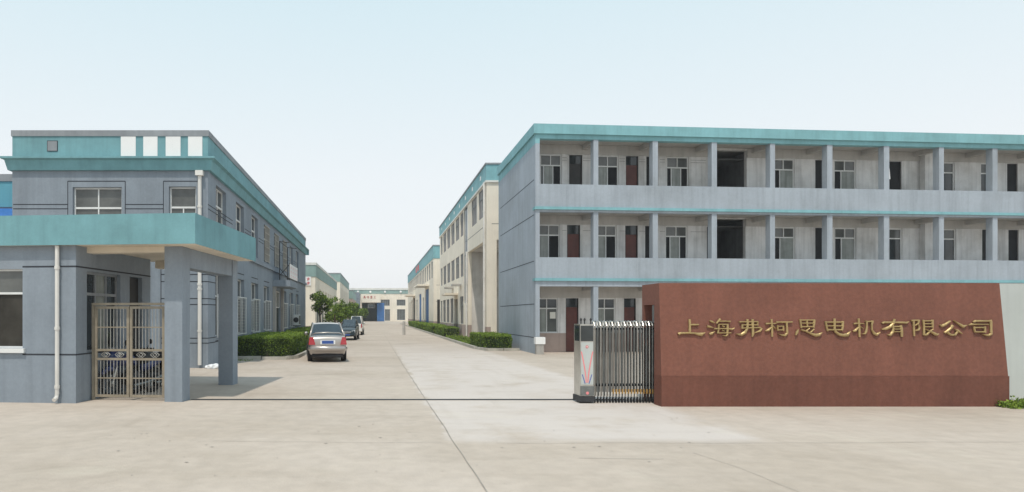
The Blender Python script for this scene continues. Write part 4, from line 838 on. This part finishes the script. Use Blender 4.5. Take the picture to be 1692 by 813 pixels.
# ------------------------------------------------------------------ cars
def car(name, label, cat, loc, yaw, paint, kind, rear_plate=True):
    t = thing(name, label, cat, loc); t.rotation_euler = (0, 0, 0)
    Rm = Matrix.Translation(Vector(loc)) @ Matrix.Rotation(yaw, 4, 'Z')
    if kind == 'sedan': W, L = .70, 4.2; st = [(-2.10, .86, .46, .80), (-2.03, .95, .26, .93), (-1.9, .98, .22, .97), (-1.2, 1, .20, .98), (0, 1, .20, .93), (.95, 1, .20, .90), (1.6, .97, .22, .80), (1.95, .92, .25, .70), (2.1, .80, .35, .58)]; gh_ = [(-1.62, .965), (-1.02, 1.36), (.1, 1.40), (.98, .90)]; wy_ = (-1.28, 1.32); R = .30
    elif kind == 'saloon': W, L = .56, 4.3; st = [(-2.10, .86, .46, .80), (-2.03, .95, .28, .92), (-1.9, .98, .24, .96), (-1.2, 1, .22, .97), (0, 1, .22, .94), (.95, 1, .22, .90), (1.6, .98, .24, .80), (1.98, .93, .26, .70), (2.12, .80, .38, .56)]; gh_ = [(-1.62, .96), (-.95, 1.35), (.1, 1.38), (1.0, .90)]; wy_ = (-1.28, 1.35); R = .30
    else: W, L = .53, 3.8; st = [(-1.9, .92, .42, .95), (-1.86, .98, .26, 1.0), (-1.7, 1, .24, 1.0), (0, 1, .24, 1.0), (1.2, 1, .24, .95), (1.6, .97, .26, .82), (1.85, .88, .36, .66)]; gh_ = [(-1.84, .99), (-1.66, 1.58), (.55, 1.60), (1.35, .93)]; wy_ = (-1.2, 1.2); R = .29
    n = MB(); k = n.mi(paint); rings = []
    for y, wf, zb, zt in st:
        hw = W*wf; half = [(0, zb), (hw*.82, zb), (hw*.95, zb+.07), (hw*.995, zb+(zt-zb)*.42), (hw, zb+(zt-zb)*.60), (hw*.97, zt-.05), (hw*.88, zt-.004), (0, zt+.02)]
        ring_ = [(x, y, z) for x, z in half]+[(-x, y, z) for x, z in reversed(half[1:-1])]; rings.append(ring_)
    m_ = len(rings[0])
    for r in rings: n.v += r
    for i in range(len(rings)-1):
        for c in range(m_): a, b = i*m_+c, i*m_+(c+1) % m_; n.f.append((a, b, b+m_, a+m_)); n.m.append(k)
    n.f.append(tuple(range(m_))); n.m.append(k); n.f.append(tuple((len(rings)-1)*m_+c for c in range(m_))); n.m.append(k)
    body = n.xf(Rm).build('body', t, smooth=True)
    sd_ = body.modifiers.new('sub', 'SUBSURF'); sd_.levels = 2; sd_.render_levels = 2
    (ya, za), (yb, zb), (yc, zc), (yd, zd) = gh_
    wb, wt = W*.90, W*.72
    q = MB(); cr = .025
    xs = [-1, -.5, 0, .5, 1]; rf = lambda y, z, x: (x*wt, y, z+cr*(1-x*x))
    for a, b in zip(xs, xs[1:]):
        for (p, pz), (r_, rz) in (((yb, zb), ((yb+yc)/2, (zb+zc)/2+.02)), (((yb+yc)/2, (zb+zc)/2+.02), (yc, zc))): q.poly([rf(p, pz, a), rf(p, pz, b), rf(r_, rz, b), rf(r_, rz, a)], paint)
    for s in (-1, 1):   # pillars and roof rails
        q.tube([(s*wb, ya-.02, za-.02), (s*wt, yb, zb-.005), (s*wt, (yb+yc)/2, (zb+zc)/2+.012), (s*wt, yc, zc-.005), (s*wb, yd+.02, zd-.02)], .035, paint, 8)
        ym = (yb+yc)/2; q.tube([(s*(wb+.004), ym, (za+zd)/2-.04), (s*wt, ym, zb)], .025, paint, 6)
    q.xf(Rm).build('roof', t, smooth=True)
    def glassq(name_, pts, bulge=.0):
        g_ = MB(); a, b, c, d = [Vector(p) for p in pts]; N = 5
        for i in range(N):
            for j_ in range(N):
                def pt(u, v):
                    p = a.lerp(b, u).lerp(d.lerp(c, u), v); nn = (b-a).cross(d-a).normalized(); return p+nn*bulge*(4*u*(1-u))
                g_.poly([pt(i/N, j_/N), pt((i+1)/N, j_/N), pt((i+1)/N, (j_+1)/N), pt(i/N, (j_+1)/N)], 'cglass')
        return g_.xf(Rm).build(name_, t, smooth=True)
    glassq('rear_window', [(-wb, ya, za-.01), (wb, ya, za-.01), (wt, yb, zb), (-wt, yb, zb)], .03)
    glassq('windscreen', [(wb, yd, zd-.01), (-wb, yd, zd-.01), (-wt, yc, zc), (wt, yc, zc)], .03)
    for s in (-1, 1): glassq('side_window', [(s*wb, ya, za-.03), (s*wb, yd, zd-.03), (s*wt, yc, zc), (s*wt, yb, zb)], 0)
    for s in (-1, 1):
        for y in wy_:
            q = MB(); q.lathe((s*(W-.17), y, R), (s, 0, 0), [(0, R*.7), (.0, R*.95), (.03, R), (.15, R), (.185, R*.93), (.187, R*.66)], 'rubber', 24); wh = q.xf(Rm).build('wheel', t)
            q = MB(); q.lathe((s*(W-.17), y, R), (s, 0, 0), [(.188, R*.65), (.195, R*.60), (.18, R*.5), (.192, R*.2), (.194, .02)], 'rim', 16); q.xf(Rm).build('rim', wh)
            q = MB(); q.lathe((s*(W-.012), y, R+.02), (s, 0, 0), [(0, R*1.14), (.006, R*1.12)], 'black', 24); q.xf(Rm).build('arch_shade_disc', t)  # black disc painted for the shade of an open arch
        q = MB(); q.lathe((s*(W+.05), yd-.25, zd+.07), (0, 1, 0), [(-.06, .05), (0, .085), (.05, .03)], paint, 10); q.tube([(s*(W*.9), yd-.22, zd+.03), (s*(W+.02), yd-.25, zd+.06)], .02, 'black', 6); q.xf(Rm).build('mirror', t, smooth=True)
    yr = st[0][0]; yfz = st[-1][0]
    if kind == 'sedan':
        for s in (-1, 1):
            q = MB(); q.hexa([(s*W*.64, yr-.035, .64), (s*W*.98, yr-.005, .64), (s*W*1.0, yr+.2, .64), (s*W*.64, yr+.12, .64), (s*W*.74, yr-.005, .91), (s*W*.93, yr+.015, .91), (s*W*.95, yr+.2, .91), (s*W*.74, yr+.14, .91)], 'taillamp'); q.xf(Rm).build('tail_light', t)
            q = MB(); q.hexa([(s*W*.55, yfz-.10, .50), (s*W*.92, yfz-.28, .50), (s*W*.92, yfz-.35, .50), (s*W*.55, yfz-.2, .50), (s*W*.58, yfz-.14, .62), (s*W*.90, yfz-.30, .64), (s*W*.90, yfz-.36, .64), (s*W*.58, yfz-.2, .62)], 'lamp'); q.xf(Rm).build('headlight', t)
        q = MB(); q.tube([(-W*.93, yr+.12, .50), (-W*.8, yr-.02, .50), (0, yr-.07, .50), (W*.8, yr-.02, .50), (W*.93, yr+.12, .50)], [.08, .10, .105, .10, .08], paint, 10)
        q.xf(Rm).build('rear_bumper', t, smooth=True)
        q = MB(); q.tube([(-W*.80, yr+.12, .24), (0, yr+.05, .23), (W*.80, yr+.12, .24)], .07, 'black', 8); q.xf(Rm).build('rear_valance', t, smooth=True)
        q = MB(); q.box(-.27, .27, yr-.035, yr-.01, .655, .80, 'panel'); pl = q.xf(Rm).build('number_plate', t)
        q = MB(); q.box(-.21, .21, yr-.042, yr-.036, .675, .785, 'plate'); q.xf(Rm).build('plate_face', pl)
        q = MB(); q.tube([(-W*.80, yr+.26, 1.0), (-W*.6, yr+.16, 1.06), (0, yr+.13, 1.075), (W*.6, yr+.16, 1.06), (W*.80, yr+.26, 1.0)], .022, paint, 8); q.xf(Rm).build('spoiler', t, smooth=True)
    elif kind == 'saloon':
        for s in (-1, 1):
            q = MB(); q.hexa([(s*W*.50, yfz-.02, .52), (s*W*.93, yfz-.14, .54), (s*W*.93, yfz-.3, .54), (s*W*.5, yfz-.15, .52), (s*W*.54, yfz-.09, .66), (s*W*.92, yfz-.2, .69), (s*W*.92, yfz-.36, .69), (s*W*.54, yfz-.2, .66)], 'lamp'); q.xf(Rm).build('headlight', t)
            q = MB(); q.box(s*W*.75-.06, s*W*.75+.06, yr+.02, yr+.12, .7, .86, 'taillamp'); q.xf(Rm).build('tail_light', t)
        q = MB(); q.box(-W*.42, W*.42, yfz+.0, yfz+.04, .50, .62, 'rim'); q.xf(Rm).build('radiator_grille', t)
        q = MB(); q.tube([(-W*.92, yfz-.2, .36), (-W*.7, yfz+.02, .36), (0, yfz+.07, .36), (W*.7, yfz+.02, .36), (W*.92, yfz-.2, .36)], [.08, .1, .1, .1, .08], paint, 10); q.xf(Rm).build('front_bumper', t, smooth=True)
        q = MB(); q.box(-.2, .2, yfz+.165, yfz+.18, .33, .43, 'plate'); q.xf(Rm).build('number_plate', t)
    else:
        for s in (-1, 1):
            q = MB(); q.box(s*W*.86-.045, s*W*.86+.045, yr-.02, yr+.06, .66, .96, 'taillamp'); q.xf(Rm).build('tail_light', t)
            q = MB(); q.box(s*W*.7-.09, s*W*.7+.09, yfz-.1, yfz+.01, .52, .66, 'lamp'); q.xf(Rm).build('headlight', t)
        q = MB(); q.tube([(-W*.97, yr+.05, .38), (0, yr-.05, .38), (W*.97, yr+.05, .38)], .09, paint, 8); q.xf(Rm).build('rear_bumper', t, smooth=True)
        q = MB(); q.box(-.2, .2, yr-.04, yr-.02, .58, .7, 'plate'); q.xf(Rm).build('number_plate', t)
    return t
car('parked_car', 'silver champagne saloon parked with its rear to the gate, nearest of the parked vehicles', 'car', (-1.95, 26.1, 0), radians(6.5), 'silver', 'sedan')
car('parked_car', 'dark teal saloon facing the gate between the silver car and white van', 'car', (-1.80, 47.2, 0), radians(180-2.5), 'navy', 'saloon')
car('parked_van', 'white van parked beyond the dark saloon, farthest of the parked vehicles', 'van', (-1.58, 58.6, 0), radians(-1.5), 'wcar', 'van')

# ------------------------------------------------------------------ planting
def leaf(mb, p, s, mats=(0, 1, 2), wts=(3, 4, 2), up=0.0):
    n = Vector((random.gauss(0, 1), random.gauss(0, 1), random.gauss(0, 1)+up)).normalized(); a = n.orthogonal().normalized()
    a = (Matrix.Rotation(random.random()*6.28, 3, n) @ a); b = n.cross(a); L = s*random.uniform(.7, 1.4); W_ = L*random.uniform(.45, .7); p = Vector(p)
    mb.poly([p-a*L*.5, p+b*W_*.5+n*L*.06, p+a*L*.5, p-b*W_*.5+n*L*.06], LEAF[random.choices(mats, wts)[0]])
def hedge(label, x0, x1, y0, y1, h, ls, dens, z0=.04, group='clipped hedges along the road'):
    t = thing('hedge', label, 'hedge', ((x0+x1)/2, (y0+y1)/2, 0), group); mb = MB(); i = .07
    N = 6
    mb.box(x0+i, x1-i, y0+i, y1-i, z0, h-.08, 'core')
    def bump(p): return .05*noise.noise(Vector(p)*1.6)+.03*noise.noise(Vector(p)*5)
    faces = [((x1-x0)*(y1-y0), 'top'), ((x1-x0)*h, 'f'), ((x1-x0)*h, 'b'), ((y1-y0)*h, 'l'), ((y1-y0)*h, 'r')]
    for A, k in faces:
        for _ in range(int(A*dens)):
            u, v = random.random(), random.random(); d = random.uniform(-.10, .025)
            if k == 'top':
                p = (x0+u*(x1-x0), y0+v*(y1-y0), 0); z = h+bump(p)+d
                if random.random() < .04: z += random.uniform(.02, .07)
                leaf(mb, (p[0], p[1], z), ls, wts=(0, 3, 6), up=1.0)  # mostly pale leaves: young shoots, with sunlit brightness put into the colour
            else:
                zz = z0+v*(h-z0); low = v < .35 and random.random() < .45
                if low: continue
                p = {'f': (x0+u*(x1-x0), y0-d, zz), 'b': (x0+u*(x1-x0), y1+d, zz), 'l': (x0-d, y0+u*(y1-y0), zz), 'r': (x1+d, y0+u*(y1-y0), zz)}[k]
                b = bump(p); dx = {'f': (0, -b), 'b': (0, b), 'l': (-b, 0), 'r': (b, 0)}[k]
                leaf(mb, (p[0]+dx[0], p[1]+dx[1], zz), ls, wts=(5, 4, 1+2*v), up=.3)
    mb.build('foliage', t, fix=False)
    for k in range(8):
        q = MB(); u = random.random(); p = random.choice([(x0+u*(x1-x0), y0+.06), (x0+.06, y0+u*(y1-y0)), (x1-.06, y0+u*(y1-y0))]); q.tube([(p[0], p[1], 0), (p[0]+random.uniform(-.04, .04), p[1]+random.uniform(-.04, .04), .35)], .012, 'bark', 5); q.build('stem', t)
hedge('clipped hedge in front of the office block side wall, nearest on the left', -5.35, -3.25, 25.75, 33.2, .86, .06, 950)
hedge('clipped hedge along the office block behind the silver car', -5.3, -3.3, 39.5, 50, .80, .09, 380)
hedge('clipped hedge at the back corner of the dormitory, nearest on the right', 5.25, 6.6, 32.2, 36.9, .74, .06, 950)
hedge('clipped hedge below the cream factory block entrance on the right', 5.27, 6.5, 51.5, 58.5, .75, .09, 300)
hedge('long low hedge running beside the far factory shed on the right', 5.2, 6.5, 61, 104, .78, .14, 90)
def plants(name, label, cat, x0, x1, y0, y1, h, n, ls, base=(0, 0, 0)):
    mb = MB()
    for _ in range(n):
        x, y = random.uniform(x0, x1), random.uniform(y0, y1); hh = h*random.uniform(.4, 1.1)*(.6+.6*abs(noise.noise((x*2, y*2, 0))))
        for k in range(5): leaf(mb, (x+random.gauss(0, .03), y+random.gauss(0, .03), hh*(k+.5)/5), ls, wts=(2, 4, 4), up=.4)
        a = random.random()*6.28; mb.poly([(x-.006, y, 0), (x+.006, y, 0), (x+cos(a)*.05, y+sin(a)*.05, hh)], LEAF[1])
    return tag(mb.build(name, base=Vector(((x0+x1)/2, (y0+y1)/2, 0)), fix=False), label, cat)
plants('weed_patch', 'low loose green plants between the two nearest hedges on the right', 'plants', 5.15, 6.5, 37.2, 50, .38, 700, .09)
plants('grass_tuft', 'leafy green weeds growing at the right foot of the red brown sign wall', 'weeds', 11.55, 13.7, 12.05, 12.6, .22, 520, .05)
plants('grass_tuft', 'thin weeds along the foot of the office block before the hedge', 'weeds', -5.35, -4.6, 24.6, 25.2, .08, 30, .04)

def tree(label, x, y, h, cr, zc, seed, n, ls, mats=(4, 4, 1)):
    random.seed(seed); t = thing('street_tree', label, 'tree', (x, y, 0), 'young trees along the left of the road')
    q = MB(); top = h*.78; lean = random.uniform(-.12, .12)
    tr = [Vector((x, y, 0)), Vector((x+lean*.4, y, zc*.45)), Vector((x+lean, y+.05, zc*.8)), Vector((x+lean*1.3, y, top))]
    q.tube(tr, [.085, .07, .05, .015], 'bark', 8); blobs = []
    for k in range(9):
        a = k*2.4+random.random(); z = zc*random.uniform(.62, .95); e = Vector((x+cos(a)*cr*random.uniform(.45, .85), y+sin(a)*cr*random.uniform(.45, .85), min(h-.2, z+random.uniform(.25, .9)*(h-zc))))
        m0 = Vector((x+lean*.8, y, z*.85)); q.tube([m0, m0.lerp(e, .5)+Vector((0, 0, .08)), e], [.035, .022, .008], 'bark', 6); blobs.append((e, cr*random.uniform(.34, .52)))
    blobs.append((Vector((x+lean, y, h-cr*.35)), cr*.45)); q.build('trunk', t)
    c = MB()
    for k in range(n):
        e, r = random.choice(blobs); d = Vector((random.gauss(0, 1), random.gauss(0, 1), random.gauss(0, .8))).normalized()*r*(random.random()**.4)
        p = e+d
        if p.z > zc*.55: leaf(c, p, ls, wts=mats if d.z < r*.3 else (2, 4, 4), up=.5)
    c.build('crown', t, fix=False)
tree('dark leafy young tree on a bare trunk, nearest of the row', -4.15, 50.5, 3.45, .75, 2.6, 3, 1500, .17, (6, 3, 1))
tree('light green young tree second in the row, leaning out beside the cream workshop', -3.55, 59, 3.35, .72, 2.75, 4, 900, .18, (2, 4, 3))
tree('bushy low tree with a wide round crown behind the dark parked saloon', -3.45, 63, 2.45, 1.2, 1.35, 5, 2200, .2, (3, 4, 2))
tree('tall dense tree right above the white van roof', -3.55, 92, 3.5, 1.35, 2.2, 6, 1800, .26, (5, 4, 1))
tree('broad tree farthest down the left side beside the end building', -2.5, 122, 3.0, 1.45, 1.9, 7, 1600, .3, (3, 4, 2))
tree('thin tree half hidden between the tall tree and the broad one', -3.2, 108, 3.1, 1.2, 1.9, 8, 1100, .28, (4, 4, 1))
random.seed(5)
q = MB(); q.lathe((2.5, 58, 0), (0, 0, 1), [(0, .13), (1.15, .12), (1.2, .09)], 'post', 14); tag(q.build('smudge_post'), 'solid grey post standing in for a faint upright smudge on the right road half', 'smudge_post')  # solid post built for a faint ghostly smudge on the road

# ------------------------------------------------------------------ summer haze
hz = MB(); hz.box(-60, 60, -6, 230, -1, 13, 'ground'); hz.ms = []; ho = hz.build('haze'); ho['kind'] = 'stuff'
hm = bpy.data.materials.new('haze_air'); hm.use_nodes = True; tn = hm.node_tree; tn.nodes.clear()
pv = tn.nodes.new('ShaderNodeVolumePrincipled'); pv.inputs['Color'].default_value = (0.93, 0.96, 1.0, 1); pv.inputs['Density'].default_value = HAZE
mo = tn.nodes.new('ShaderNodeOutputMaterial'); tn.links.new(pv.outputs[0], mo.inputs['Volume']); ho.data.materials.append(hm)
for o in bpy.data.objects:
    if '_b' in o.keys(): del o['_b']
